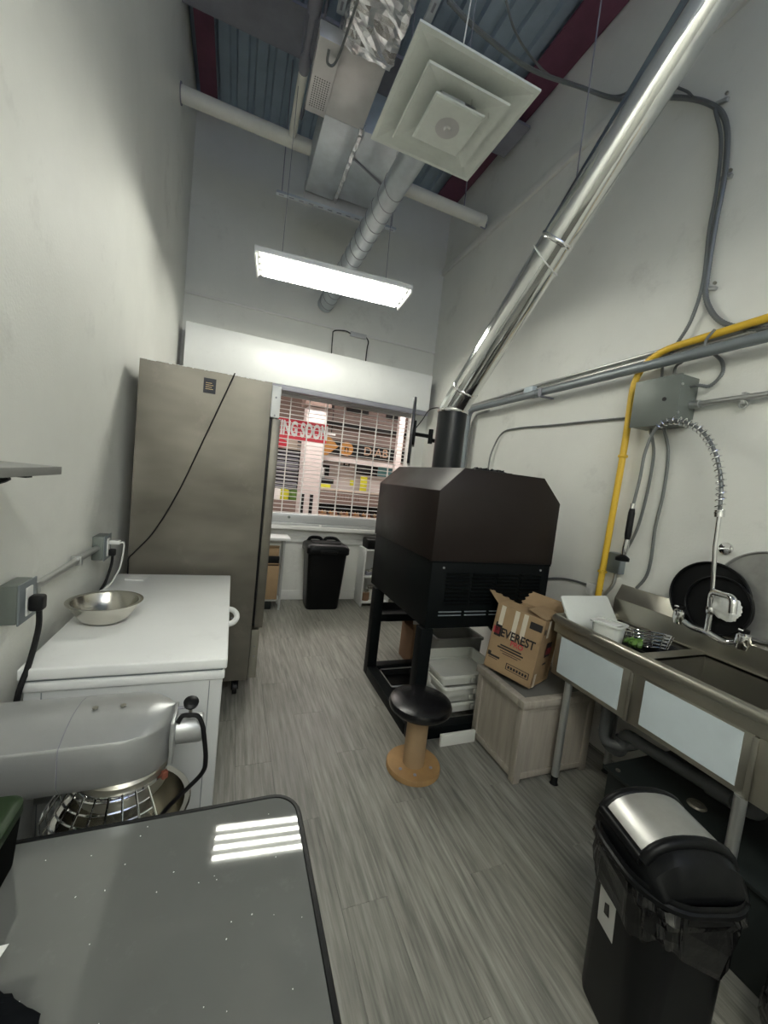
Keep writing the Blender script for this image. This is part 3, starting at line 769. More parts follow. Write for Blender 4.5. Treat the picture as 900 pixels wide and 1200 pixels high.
def dough_tray(label, z, yoff, rz, open_=False, h=.078):
    t = thing('dough_tray', label, 'tray', 'dough trays stacked under the oven', (1.635, 2.36+yoff, z), rz)
    w_, d_ = .50, .42
    ring = lambda a_, b_, zz_, r_=.03: [V(p[0], p[1], zz_) for p in rrect(a_, b_, r_, 4)]
    MB().loft([ring(w_-.05, d_-.05, 0), ring(w_-.02, d_-.02, h-.02), ring(w_, d_, h-.02), ring(w_, d_, h), ring(w_-.02, d_-.02, h), ring(w_-.06, d_-.06, .006)]).build('tub', 'tray_white', t)
    MB().box(-.015, .015, -d_/2-.006, -d_/2+.012, .02, h-.02, .003).build('rib', 'tray_white', t)
    MB().box(-w_/2-.004, -w_/2+.012, -.015, .015, .02, h-.02, .003).build('rib', 'tray_white', t)
lab = ['bottom white dough tray of the stack under the oven', 'white dough tray second from bottom of the stack', 'white dough tray in the middle of the stack', 'white dough tray second from top of the stack']
for k in range(3): dough_tray(lab[k], .0765+.0605*k, .02*math.sin(k*2), R((-1)**k*1.2))
dough_tray('topmost open white dough tray of the stack under the oven', .0765+.0605*3, .015, R(-1))
lt = thing('dough_box', 'grey open dough box standing behind the white dough trays', 'box', loc=(1.80, 2.73, .001))
ring = lambda a_, b_, zz_, r_=.02: [V(p[0], p[1], zz_) for p in rrect(a_, b_, r_, 3)]
MB().loft([ring(.40, .20, 0), ring(.42, .22, .37), ring(.44, .24, .37), ring(.44, .24, .39), ring(.40, .20, .39), ring(.38, .18, .01)]).build('tub', 'shelf_grey', lt)
MB().box(1.30, 1.548, 1.965, 1.985, .0, .075, .003).build('white_board_offcut', 'tray_white', None, label='white board offcut on the floor beside the grey wooden chest', cat='board')

# ---------------------------------------------------------------- stool
so = thing('stool', 'low stool with round black padded seat on a wooden spool base', 'stool', loc=(1.06, 1.85, 0))
MB().lathe([(0, .345), (.155, .345), (.172, .36), (.176, .378), (.168, .396), (.14, .408), (.06, .414), (0, .415)], n=48).build('seat', 'leather_black', so)
MB().lathe([(.06, .03), (.06, .345), (0, .345)], n=32).build('post', 'kraft', so)
MB().lathe([(0, 0), (.148, 0), (.152, .004), (.152, .024), (.148, .03), (0, .03)], n=48).build('base', 'wood_ply', so)
for a_ in (200, 250, 320, 60): MB().lathe([(.009, .03), (.009, .034), (0, .036)], (.10*math.cos(R(a_)), .10*math.sin(R(a_)), 0), 10).build('bolt', 'beam_dark', so)

# ---------------------------------------------------------------- grey wooden chest
ch = thing('wooden_chest', 'grey washed wooden chest with framed panels beside the sink', 'chest')
CX0, CX1, CY0, CY1, CH = 1.552, 2.085, 1.60, 2.02, .44
for xx in (CX0, CX1-.045):
    for yy in (CY0, CY1-.045): MB().box(xx, xx+.045, yy, yy+.045, 0, CH, .003).build('corner_post', 'grey_wood', ch)
for yy in (CY0+.012, CY1-.027):
    MB().box(CX0+.045, CX1-.045, yy, yy+.015, .03, CH).build('panel', 'grey_wood', ch, False)
for xx in (CX0+.012, CX1-.027):
    MB().box(xx, xx+.015, CY0+.045, CY1-.045, .03, CH).build('panel', 'grey_wood', ch, False)
for z0_, z1_ in ((.02, .055), (CH-.03, CH)):
    for yy in (CY0+.004, CY1-.016): MB().box(CX0+.045, CX1-.045, yy, yy+.012, z0_, z1_, .002).build('rail', 'grey_wood', ch)
    for xx in (CX0+.004, CX1-.016): MB().box(xx, xx+.012, CY0+.045, CY1-.045, z0_, z1_, .002).build('rail', 'grey_wood', ch)
e_ = .012; t0, t1 = CH, CH+.042
lid = MB().box(CX0-e_, CX1+e_, CY0-e_, CY0+.035, t0, t1, .003).box(CX0-e_, CX1+e_, CY1-.035, CY1+e_, t0, t1, .003).box(CX0-e_, CX0+.035, CY0+.035, CY1-.035, t0, t1, .003).box(CX1-.035, CX1+e_, CY0+.035, CY1-.035, t0, t1, .003).build('lid_frame', 'grey_wood', ch)
MB().box(CX0+.035, CX1-.035, CY0+.035, CY1-.035, t0, t0+.012).build('lid_panel', 'gap_dark', ch, False)
rehang(ch, (1.82, 1.81, 0))

# ---------------------------------------------------------------- carton
uA, uB, UZ = V(-.423, .906, 0), V(.906, .423, 0), V(0, 0, 1)
ca = thing('printed_carton', 'open tilted cardboard carton with black and red print on the wooden chest', 'carton')
O_ = V(0, 0, 0); wA, wB, hC = .30, .27, .40
def slab(name, o_, u_, v_, n_, w_, h_, m_='kraft', par=None, th=.005): return MB().prism([(0,0),(w_,0),(w_,h_),(0,h_)], o_, u_, v_, n_, th).build(name, m_, par or ca, False)
sideA = slab('side', O_, uA, UZ, uB, wA, hC); sideB = slab('side', O_+uA*.005, uB, UZ, uA, wB, hC)
slab('side', uB*(wB-.005), uA, UZ, uB, wA, hC); slab('side', uA*(wA-.005), uB, UZ, uA, wB, hC)
MB().prism([(0,0),(wA,0),(wA,wB),(0,wB)], O_, uA, uB, UZ, .006).build('bottom', 'kraft', ca, False)
top = UZ*hC
fv = (-uB*.55+UZ*.30+uA*.55).normalized()
MB().prism([(0,0),(wB*.9,0),(wB*.8,.13),(.02,.14)], top+uA*wA, uB, (uA*.75+UZ*.5).normalized(), (UZ*.75-uA*.5).normalized(), .005).build('flap', 'kraft', ca, False)
MB().prism([(0,0),(wA,0),(wA-.02,.11),(.02,.12)], top, uA, (uB*.92+UZ*.12).normalized(), UZ, .005).build('flap', 'kraft', ca, False)
MB().prism([(0,0),(wB,0),(wB-.02,.12),(.02,.12)], top+UZ*.007, uB, (uA*.9+UZ*.18).normalized(), UZ, .005).build('flap', 'kraft', ca, False)
MB().prism([(0,0),(wA,0),(wA-.02,.10),(.02,.10)], top+uB*wB, uA, (uB*.5+UZ*.6).normalized(), (UZ*.5-uB*.6), .005).build('flap', 'kraft', ca, False)
# print on the wide side: text runs from its left (far) edge to the near corner
rt_, dn = -uA, UZ
def pA(f, g): return uA*(wA*(1-f))+UZ*(hC*g)-uB*.0012
text('lettering', 'EVEREST', .072, 'print_black', sideA, pA(.56, .60)-uB*.003, rt_, UZ, .0004, wide=.80, bold=.0015)
text('lettering_red', 'PRO', .042, 'print_red', sideA, pA(.58, .50)-uB*.003, rt_, UZ, .0004, bold=.001)
def barA(f0, f1, g, h_, m_='print_black'): MB().prism([(0,0),(wA*(f1-f0),0),(wA*(f1-f0),h_),(0,h_)], pA(f0, g), rt_, UZ, -uB, .0006).build('print', m_, sideA, False)
barA(.06, .20, .52, .085); barA(.03, .17, .555, .042, 'print_red')
for g, a_, b_ in ((.405,.25,.70), (.365,.20,.75), (.33,.27,.72), (.30,.33,.66)): barA(a_, b_, g, .009 if g > .34 else .004)
barA(.03, .30, .19, .012); barA(.06, .26, .165, .004); barA(.03, .10, .205, .022)
barA(.73, .97, .83, .042)
for f0, f1, g0, g1 in ((.46,.94,.10,.108), (.46,.94,.19,.198), (.46,.475,.10,.198), (.925,.94,.10,.198)): barA(f0, f1, g0, hC*(g1-g0))
for k in range(7): barA(.50+.06*k, .54+.06*k, .125, .016)
def pB(f, g): return uB*(wB*f)+UZ*(hC*g)-uA*.0012
def barB(f0, f1, g, h_, m_='print_black'): MB().prism([(0,0),(wB*(f1-f0),0),(wB*(f1-f0),h_),(0,h_)], pB(f0, g)+uA*.0, uB, UZ, -uA, .0006).build('print', m_, sideB, False)
barB(.42, .70, .42, .09); barB(.45, .73, .455, .042, 'print_red'); barB(.10, .16, .80, .03); barB(.42, .60, .30, .012)
for f_, g0, g1 in ((.10,.70,1.0), (.40,.55,1.0), (.58,.62,1.0)): MB().prism([(0,0),(.028,0),(.028,hC*(g1-g0)),(0,hC*(g1-g0))], pA(f_, g0)-uB*.001, rt_, UZ, -uB, .0008).build('tape', 'tape', sideA, False)
for f_, g0, g1 in ((.22,.74,1.0), (.10,.0,.2)): MB().prism([(0,0),(.03,0),(.03,hC*(g1-g0)),(0,hC*(g1-g0))], pB(f_, g0)-uA*.001, uB, UZ, -uA, .0008).build('tape', 'tape', sideB, False)
ca.matrix_world = Matrix.Translation((1.672, 1.705, .485)) @ Matrix.Rotation(R(6), 4, Vector((math.sin(YAW), math.cos(YAW), 0)))

# ---------------------------------------------------------------- three bowl sink
sk = thing('steel_sink', 'stainless steel three-bowl sink with high backsplash on tube legs', 'sink')
SX0, SX1, SY0, SY1, SZ = 1.80, 2.28, .08, 1.70, .90
bowls = [(1.245, 1.655), (.775, 1.185), (.20, .715)]
tp_ = MB()
tp_.box(SX0, SX0+.03, SY0, SY1, SZ-.012, SZ)
tp_.box(2.25, SX1, SY0, SY1, SZ-.012, SZ)
ys = [SY1]+[v for b_ in bowls for v in (b_[1], b_[0])]+[SY0]
for k in range(0, len(ys), 2): tp_.box(SX0+.03, 2.25, ys[k+1], ys[k], SZ-.012, SZ)
tp_.build('deck', 'steel_sink', sk, False)
rl = [V(SX0-.012, SY0, SZ+.006), V(SX0-.012, SY1, SZ+.006)]
MB().tube(rounded([(SX0-.01, SY0, SZ+.004), (SX0-.01, SY1+.01, SZ+.004), (SX1, SY1+.01, SZ+.004)], .03), .024, 14).build('rolled_rim', 'steel_sink', sk)
MB().box(SX0-.012, SX0-.004, SY0, SY1, SZ-.07, SZ, .002).build('apron', 'steel_sink', sk)
for a_, b_ in bowls:
    m_ = MB(); ri = lambda i_, z_: [V(SX0+.03+i_, a_+i_, z_), V(2.25-i_, a_+i_, z_), V(2.25-i_, b_-i_, z_), V(SX0+.03+i_, b_-i_, z_)]
    m_.loft([ri(-.028, SZ-.012), ri(-.026, .585), ri(0, .60), ri(0, SZ-.002)], False)
    m_.quad(*ri(-.026, .585)); m_.quad(*ri(0, .602))
    m_.build('bowl', 'steel_sink', sk, False)
    MB().box(SX0-.006, SX0+.001, a_-.025, b_+.025, .588, SZ-.072, .003).build('front_panel', 'steel_sink', sk)
for a_, b_, nm in ((1.262, 1.642, 'left'), (.782, 1.152, 'mid'), (.25, .675, 'right')):
    MB().box(SX0-.0085, SX0-.0063, a_, b_, .612, .818).build('protective_film', 'film_blue', sk, False)
for yy in (1.215, .745): MB().box(SX0-.014, SX0-.0062, yy-.009, yy+.009, .59, SZ-.075, .002).build('divider_strip', 'steel_sink', sk)
MB().prism([(0,0),(.0,.115),(.045,.20),(.05,.20),(.05,.19),(.012,.11),(.012,0)], (SX1-.004, SY0, SZ), (1,0,0), (0,0,1), (0,1,0), SY1+.03-SY0).build('backsplash', 'steel_sink', sk, False)
for xx in (SX0+.0, 2.20):
    for yy in (1.555, .76, .2):
        lg = MB().cyl((xx, yy, .05), (xx, yy, .59), .02, n=16).build('leg', 'emt', sk)
        MB().lathe([(.014, .05), (.018, .045), (.018, .012), (.024, .002), (0, .001)], (xx, yy, 0), 12).build('foot', 'plastic_black', lg)
rehang(sk, (2.04, .9, 0))

# faucet with pre-rinse spray
fa = thing('pre_rinse_faucet', 'chrome wall faucet with tall spring hose and spray head', 'faucet')
fx_ = 2.21; wx = 2.275
pL, pR_ = V(fx_, 1.305, 1.045), V(fx_, 1.03, 1.03)
mid = V(fx_, 1.172, 1.02)
MB().tube(smooth_path([pL, V(fx_, 1.24, 1.02), mid, V(fx_, 1.09, 1.005), pR_]), .017, 12).build('bridge', 'chrome', fa)
for p in (pL, pR_):
    v_ = MB().tube([p-V(0,0,.03), p+V(0,0,.0), p+V(0,0,.035), p+V(0,0,.045)], [.025, .032, .029, .018], 14).build('valve', 'chrome', fa)
    MB().cyl(p+V(.01,0,-.01), V(wx, p.y, p.z-.01), .017).build('wall_shank', 'chrome', v_)
    MB().cyl(p+V(0,0,.045), p+V(0,0,.06), .02, n=12).build('handle_hub', 'plastic_black', v_)
    MB().obox(p+V(-.03, .0, .066), (.075, .02, .01), Matrix.Rotation(R(25), 3, 'Z'), .004).build('lever', 'chrome', v_)
MB().cyl(mid, mid+V(0, 0, .14), .016, n=14).build('body', 'chrome', fa)
MB().tube([mid+V(0,0,.09), mid+V(0,0,.10), mid+V(0,0,.125), mid+V(0,0,.135)], [.018, .023, .023, .016], 14).build('nut', 'chrome', fa)
MB().tube(rounded([mid+V(-.01,0,.13), mid+V(-.02,0,.205), mid+V(-.10,-.13,.215), mid+V(-.105,-.137,.145)], .03), .0155, 12).build('swing_spout', 'chrome', fa)
hx = 2.195
ris = [V(hx, 1.170, 1.21), at(838, 640, x=hx), at(843, 604, x=hx)]
MB().tube([mid+V(0,0,.13)]+ris, .010, 12).build('riser', 'chrome', fa)
hp = smooth_path([at(843, 604, x=hx), at(845, 565, x=hx), at(838, 530, x=hx), at(822, 505, x=hx), at(803, 495, x=hx), at(785, 493, x=hx), at(768, 503, x=hx), at(756, 530, x=hx), at(750, 560, x=hx), at(742, 592, x=hx)], 8)
MB().tube(hp, .0085, 10).build('hose', 'flex_steel', fa)
cut_ = next(i for i, p in enumerate(hp) if p.y > at(770, 500, x=hx).y)
cp = resample(hp[:cut_], .004); n_turn = 24
nv = None; hel = []
for i, p in enumerate(cp):
    t_ = (cp[min(i+1, len(cp)-1)]-cp[max(i-1, 0)]).normalized(); uu = V(1,0,0); vv = t_.cross(uu).normalized(); uu = vv.cross(t_)
    a_ = 2*math.pi*n_turn*i/len(cp)
    for s_ in range(3):
        a2 = a_+2*math.pi*n_turn/len(cp)*s_/3; hel.append(p+t_*.0013*s_+(uu*math.cos(a2)+vv*math.sin(a2))*.020)
MB().tube(hel, .0034, 5).build('spring', 'chrome', fa)
MB().tube([at(843, 606, x=hx), at(843.5, 598, x=hx)], .021, 14).build('spring_collar', 'chrome', fa)
g0, g1 = at(741, 596, x=hx), at(735, 632, x=hx)
MB().tube([at(742, 590, x=hx), g0], .013, 12).build('ferrule', 'chrome', fa)
MB().tube([g0, g0.lerp(g1, .15), g0.lerp(g1, .85), g1], [.014, .018, .018, .015], 14).build('grip', 'rubber_black', fa)
g2 = at(731, 652, x=hx)
MB().tube([g1, g1.lerp(g2, .5), g2], [.014, .018, .012], 12).build('spray_valve', 'chrome', fa)
MB().lathe([(.012, .03), (.03, .02), (.038, .012), (.038, -.006), (0, -.008)], g2-V(.01, 0, .02), 20).build('spray_head', 'plastic_black', fa)
br_ = at(851, 643, x=XR-.004)
MB().lathe([(.032, 0), (.030, .008), (.012, .014), (0, .014)], br_, 20, (-1,0,0)).build('wall_plate', 'chrome', fa)
MB().tube([br_, V(hx, at(838, 643, x=hx).y, at(838, 643, x=hx).z)], .006, 8).build('bracket_arm', 'chrome', fa)
rehang(fa, (wx, 1.17, 1.02))

# round pans leaning on the backsplash
def disc(name, label, c, r, m_, depth=.012, tilt=8, rot=0, rim=True, cat='pan'):
    t = thing(name, label, cat)
    pr = [(0, 0), (r*.97, 0), (r, -depth*.3), (r, depth), (r*.985, depth), (r*.965, .004), (0, .004)]
    MB().lathe(pr, n=64).build('plate', m_, t)
    if rim: MB().tube([V(r*math.cos(2*math.pi*k/64), r*math.sin(2*math.pi*k/64), depth) for k in range(65)], .0045, 6, False).build('rim', m_, t)
    t.matrix_world = Matrix.Translation(c) @ Matrix.Rotation(R(rot), 4, 'Z') @ Matrix.Rotation(R(-90+tilt), 4, 'Y')
    return t
disc('aluminium_pan', 'large round aluminium pan lid leaning on wall behind the faucet', V(2.302, 1.02, 1.245), .205, 'alu_worn', .012, 6)
disc('black_pan', 'larger dark round pan leaning behind the faucet', V(2.274, 1.225, 1.178), .175, 'plastic_black', .02, 8)
disc('black_pan', 'smaller black round pan with white cloth in front of larger pan', V(2.248, 1.165, 1.155), .140, 'plastic_black', .02, 8)
cw = MB(); ico = bmesh.ops.create_icosphere(cw.bm, subdivisions=4, radius=1)
for v in cw.bm.verts:
    n_ = v.co.copy(); f_ = 1+.22*noise.noise(n_*2.3)+.12*noise.noise(n_*6)
    v.co = V(n_.x*.022*f_, n_.y*.062*f_, n_.z*.062*f_)+V(2.205, 1.115, 1.165)
cw.build('white_cloth', 'cloth_white', None, label='crumpled white cloth resting in the small black pan', cat='cloth')

# things in the left bowl
TL, TR, BR_ = at(657, 698, y=1.745), at(711.5, 698, y=1.745), at(730, 743, y=1.60)
dv = BR_-TR; un_ = (TR-TL).normalized(); vn_ = dv.normalized(); nn_ = un_.cross(vn_).normalized()
MB().prism([(p[0]+(TR-TL).length/2, p[1]+dv.length/2) for p in rrect((TR-TL).length, dv.length, .015, 3)], TL, un_, vn_, nn_, -.012 if nn_.z > 0 else .012, .002).build('cutting_board', 'board_white', None, label='white plastic cutting board leaning in the left sink bowl', cat='cutting board')
tb = thing('plastic_tub', 'small white plastic tub in the left sink bowl', 'tub', loc=(1.925, 1.47, .80), rz=R(20))
ring = lambda a_, b_, z_, r_=.03: [V(p[0], p[1], z_) for p in rrect(a_, b_, r_, 4)]
MB().loft([ring(.10, .12, 0), ring(.12, .14, .155), ring(.14, .16, .157), ring(.14, .16, .165), ring(.115, .135, .163), ring(.095, .115, .006)]).build('tub', 'board_white', tb)
MB().obox((0, .01, .160), (.10, .12, .006), Matrix.Rotation(R(4), 3, 'Y'), .002).build('lid', 'paper', tb)
gl = MB()
for k in range(16):
    p = V(1.96+random.uniform(-.035,.035), 1.36+random.uniform(-.03,.03), .90+random.uniform(-.01,.015)); gl.lathe([(0,-.008),(.016,-.004),(.018,.004),(0,.010)], p, 8, (random.uniform(-1,1), random.uniform(-1,1), .6))
o = gl.build('salad_leaves', 'leaf_green', None, label='bunch of green leaves in the left sink bowl', cat='leaves'); o['kind'] = 'stuff'
cg = thing('wire_basket', 'shiny wire strainer basket tipped in the left sink bowl', 'basket', loc=(2.045, 1.335, .885))
for k in range(5): MB().tube([V(.075*(1-.08*k)*math.cos(t_), .115*(1-.06*k)*math.sin(t_), .07-.017*k) for t_ in [2*math.pi*j/24 for j in range(25)]], .0028, 5, False).build('ring_wire', 'chrome', cg)
for k in range(14):
    t_ = 2*math.pi*k/14; MB().tube([V(.075*math.cos(t_), .115*math.sin(t_), .07), V(.052*math.cos(t_), .088*math.sin(t_), .0), V(0, 0, -.004)], .002, 5).build('rib_wire', 'chrome', cg)
cg.rotation_euler = (R(-12), R(14), R(10))
bt_ = thing('black_pan', 'black oval roasting pan sitting in the left sink bowl', 'pan', loc=(2.06, 1.30, .84))
MB().loft([ring(.20, .09, 0), ring(.26, .115, .05), ring(.27, .125, .052), ring(.25, .11, .05), ring(.19, .085, .006)]).build('pan', 'plastic_black', bt_)
# support under the things in the bowl
MB().box(1.86, 2.22, 1.265, 1.64, .604, .798, .02, 3).build('dish_tub', 'plastic_black', None, label='dark dish tub filling the bottom of the left sink bowl', cat='tub')

# plumbing under the sink
dp = thing('drain_pipe', 'dark grey plastic drain pipe and trap under the sink', 'pipe')
MB().tube(rounded([(1.99, 1.44, .58), (1.99, 1.44, .30), (1.99, 1.34, .30), (1.99, 1.34, .42), (1.99, 1.25, .42), (1.99, .85, .45)], .05), .03, 14).build('pipe', 'pvc_grey', dp)
for a_, b_ in (((1.99, 1.44, .46), (1.99, 1.44, .52)), ((1.99, 1.34, .35), (1.99, 1.34, .39)), ((1.99, .95, .443), (1.99, .86, .45))): MB().cyl(a_, b_, .038, n=16).build('coupling', 'pvc_grey', dp)
MB().tube(rounded([(1.99, .86, .45), (1.99, .78, .45), (1.99, .78, .58)], .05), .03, 14).build('pipe', 'pvc_grey', dp)
MB().tube(rounded([(1.92, 1.40, .58), (1.92, 1.40, .345), (1.98, 1.33, .345), (2.05, 1.28, .40)], .05), .026, 14).build('pipe', 'pvc_grey', dp)
rehang(dp, (1.99, 1.4, .27))
gt = thing('grease_trap', 'low black steel grease trap box with round plug under the sink', 'grease trap')
MB().box(1.76, 2.30, .30, 1.235, .001, .335, .006).build('case', 'trap_black', gt)
MB().box(1.745, 2.31, .29, 1.25, .335, .352, .004).build('lid', 'trap_black', gt)
MB().lathe([(0, .0), (.032, 0), (.036, .004), (.030, .012), (.012, .012), (.012, .006), (0, .006)], (1.94, .955, .352), 24).build('plug', 'steel_dull', gt)
for xx, yy in ((1.78, 1.2), (2.27, 1.2)): MB().cyl((xx, yy, .352), (xx, yy, .358), .01, n=8).build('bolt', 'steel_dull', gt)
rehang(gt, (2.03, .8, 0))

# ---------------------------------------------------------------- swing lid bin
TC, TA = V(1.285, .685, 0), R(-16)
bn_ = thing('swing_lid_bin', 'black bin with brushed steel swing lid and bag liner', 'bin', loc=TC, rz=TA)
ring = lambda a_, b_, z_, r_=.10: [V(p[0], p[1], z_) for p in rrect(a_, b_, r_, 8)]
MB().loft([ring(.245, .245, .001, .05), ring(.25, .25, .02, .05), ring(.295, .285, .535), ring(.28, .27, .535), ring(.235, .235, .03, .05)]).build('body', 'bin_black', bn_)
MB().loft([ring(.325, .315, .545, .12), ring(.345, .335, .55, .13), ring(.345, .335, .562, .13), ring(.333, .323, .566, .125), ring(.333, .323, .572, .125), ring(.325, .315, .58, .12), ring(.31, .30, .572, .115), ring(.31, .30, .545, .115)]).build('lid_rim', 'bin_black', bn_)
# barrel dome: arch across local x, axis along local y
def arch(y_, w2, h_, z_, n=16, p_=2.3):
    return [V(w2*math.copysign(abs(math.cos(t_))**(2/p_), math.cos(t_)), y_, z_+h_*abs(math.sin(t_))**(2/p_)) for t_ in [math.pi*k/n for k in range(n+1)]]
MB().loft([arch(.14, .12, .03, .565), arch(.13, .14, .085, .565), arch(.10, .147, .112, .565), arch(-.06, .147, .112, .565), arch(-.11, .143, .085, .565), arch(-.14, .125, .02, .565)]).build('dome', 'bin_black', bn_)
def arc(y_, w2, h_, z_, t0_, t1_, n=14, p_=2.3): return [V(w2*math.copysign(abs(math.cos(t_))**(2/p_), math.cos(t_)), y_, z_+h_*abs(math.sin(t_))**(2/p_)) for t_ in [R(t0_)+(R(t1_)-R(t0_))*k/n for k in range(n+1)]]
fl_ = MB(); e0 = [arc(.095, .149, .115, .565, 16, 150), arc(-.055, .149, .115, .565, 16, 150)]
e1 = [[p+V(0,0,.003) for p in r_] for r_ in e0]
r0, r1 = [[fl_.bm.verts.new(p) for p in r_] for r_ in e0], [[fl_.bm.verts.new(p) for p in r_] for r_ in e1]
for k in range(14):
    fl_.bm.faces.new((r1[0][k], r1[0][k+1], r1[1][k+1], r1[1][k]))
    for q in (0, 1): fl_.bm.faces.new((r0[q][k], r0[q][k+1], r1[q][k+1], r1[q][k]))
fl_.build('steel_flap', 'alu_pan', bn_)
for q, y_ in ((0, .108), (1, -.068)):
    MB().tube(arc(y_, .145, .108, .565, 12, 157), .016, 10).build('flap_border', 'bin_black', bn_)
rp_ = arc(.108, .145, .108, .565, 157, 157)[0]; rq_ = arc(-.068, .145, .108, .565, 157, 157)[0]
MB().tube([rp_, rq_], .016, 10).build('flap_border', 'bin_black', bn_)
bg = MB(); rings = []
for k, (z_, g_) in enumerate(((.548, .012), (.54, .03), (.52, .04), (.50, .032), (.48, .040), (.46, .030), (.445, .022), (.45, .012), (.53, .010))):
    rr_ = []
    for j, p in enumerate(rrect(.285+g_, .275+g_, .10, 26)):
        q_ = V(p[0], p[1], z_)
        n_ = noise.noise(q_*30)*.075+noise.noise(q_*70)*.035
        dz = (.10*noise.noise(V(p[0]*9, p[1]*9, 4.))+.03*noise.noise(V(p[0]*30, p[1]*30, 2.))-.02 if k in (4, 5, 6, 7) else .008*noise.noise(q_*40))
        rr_.append(V(p[0]*(1+n_), p[1]*(1+n_), z_+dz*(.5 if k == 4 else 1)))
    rings.append(rr_)
bg.loft(rings, False).build('bag_liner', 'bag_black', bn_, False)
sx = MB().prism([(-.035,0),(.035,0),(.035,.14),(-.035,.14)], V(-.1475+.012, .02, .29), (0,-1,0), V(-.06,0,1).normalized(), (-1,0,0), .0015); stk = sx.build('sticker', 'sticker', bn_, False)
MB().prism([(-.010,.05),(.012,.055),(.009,.095),(-.009,.085)], V(-.1475+.0125, .02, .29), (0,-1,0), V(-.06,0,1).normalized(), (-1,0,0), .0028).build('print', 'print_black', stk, False)

# bin bags on the floor
for i, (c_, s_, lab_) in enumerate((((1.60, .35, .22), (.12, .19, .23), 'full shiny black bin bag on the floor beside the swing lid bin'),)):
    bg = MB(); bmesh.ops.create_icosphere(bg.bm, subdivisions=5, radius=1)
    for v in bg.bm.verts:
        n_ = v.co.normalized(); f_ = 1+.10*noise.noise(n_*2.5+V(i*5,0,0))+.07*(1-abs(noise.noise(n_*5+V(i*3,1,0))))+.035*noise.noise(n_*14)
        v.co = V(c_[0]+n_.x*s_[0]*f_*.93, c_[1]+n_.y*s_[1]*f_*.93, max(.001, c_[2]+n_.z*s_[2]*f_*(1 if n_.z < .6 else 1+.25*(n_.z-.6))))
    bg.build('bin_bag', 'bag_black', None, label=lab_, cat='bin bag')

# ---------------------------------------------------------------- pipes on the right wall
gp = thing('gas_pipe', 'yellow gas pipe bending along the right wall', 'pipe')
xg = XR-.056
pg = [at(703, 692, x=xg), at(716, 640, x=xg), at(740, 500, x=xg), at(740, 450, x=xg), at(742, 425, x=xg), at(765, 409, x=xg), at(830, 388, x=xg), at(915, 368, x=xg)]
pg = [V(xg, pg[2].y+.01, .93), V(xg, pg[2].y+.01, 2.0), V(xg, pg[3].y, 2.40), V(xg, pg[3].y-.02, 2.52), V(xg, pg[3].y-.12, 2.56)]+[V(xg, .3, 2.57)]
MB().tube(rounded([V(xg, 1.855, .95), V(xg, 1.83, 2.0), V(xg, 1.845, 2.51), V(xg, .3, 2.58)], .24, 10), .0195, 14).build('pipe', 'gas_yellow', gp)
for p in (V(xg, 1.85, 1.15), V(xg, 1.832, 1.9), V(xg, 1.58, 2.522)): MB().obox(p, (.043, .043, .02), None, .006).build('coupling', 'gas_yellow', gp)
MB().cyl((xg, 1.857, .90), (xg, 1.855, .97), .022, n=14).build('foot_union', 'beam_dark', gp)
rehang(gp, (xg, 1.87, .9))
cd = thing('grey_conduit', 'thick grey conduit along the right wall dropping behind the oven', 'conduit')
xc = 2.237
MB().tube(rounded([V(xc, .3, 2.443), V(xc, 3.64, 2.407), V(xc, 3.64, 1.3)], .10, 8), .029, 14).build('pipe', 'conduit_grey', cd)
for p, q in ((V(xc, 3.64, 2.26), V(xc, 3.64, 2.18)), (V(xc, 3.64, 1.93), V(xc, 3.64, 1.91)), (V(xc, 2.69, 2.417), V(xc, 2.64, 2.417))): MB().cyl(p, q, .033, n=14).build('coupling', 'conduit_grey', cd)
hk = MB().box(2.20, XR-.001, 2.56, 2.59, 2.375, 2.386, .004).box(2.20, 2.207, 2.56, 2.59, 2.386, 2.44).build('hook', 'beam_dark', cd)
rehang(cd, (xc, 2, 2.43))
MB().tube([V(XR-.028, 3.74, 1.3), V(XR-.028, 3.66, 2.30), V(XR-.028, 3.60, 2.375), V(XR-.028, 3.4, 2.385)], .014, 10).build('thin_conduit', 'emt', None, label='thin conduit dropping beside the thick grey conduit behind the oven', cat='conduit')
for i, dz in enumerate((0, .035)):
    t = MB().tube([V(XR-.018, .3, 2.515+dz), V(XR-.018, 2.68, 2.487+dz), V(XR-.018, 3.95, 2.468+dz*.3)], .011, 10).build('thin_conduit', 'emt', None, label=['lower thin conduit just above the thick grey conduit', 'upper thin conduit under the yellow gas pipe'][i], cat='conduit', group='thin conduits')
p = at(621, 461, x=XR-.03)
MB().box(XR-.06, XR-.001, p.y-.06, p.y+.05, p.z-.025, p.z+.05, .006).build('conduit_box', 'film_blue', None, label='small pale conduit box above the thick grey conduit', cat='electrical box')

jb = thing('junction_box', 'large grey green junction box on the right wall', 'electrical box')
MB().box(2.20, XR-.001, 1.485, 1.745, 2.06, 2.325, .004).build('case', 'box_grey', jb)
MB().box(2.192, 2.199, 1.482, 1.748, 2.057, 2.328, .002).build('cover', 'box_grey', jb)
MB().cyl((2.188, 1.56, 2.20), (2.193, 1.56, 2.20), .011, n=14).build('knockout', 'print_black', jb)
for z_ in (2.12, 2.27): MB().cyl((2.2, 1.485, z_), (2.2, 1.477, z_), .007, n=8).build('screw', 'emt', jb)
rehang(jb, (2.27, 1.61, 2.06))
em_ = thing('steel_conduit', 'steel conduit running right from the junction box', 'conduit')
MB().cyl((2.30, 1.484, 2.175), (2.30, .3, 2.195), .015, n=12).build('pipe', 'emt', em_)
MB().cyl((2.30, 1.484, 2.175), (2.30, 1.44, 2.176), .022, n=12).build('connector', 'emt', em_)
MB().box(2.295, XR-.001, 1.235, 1.255, 2.145, 2.205, .003).build('strap', 'emt', em_)
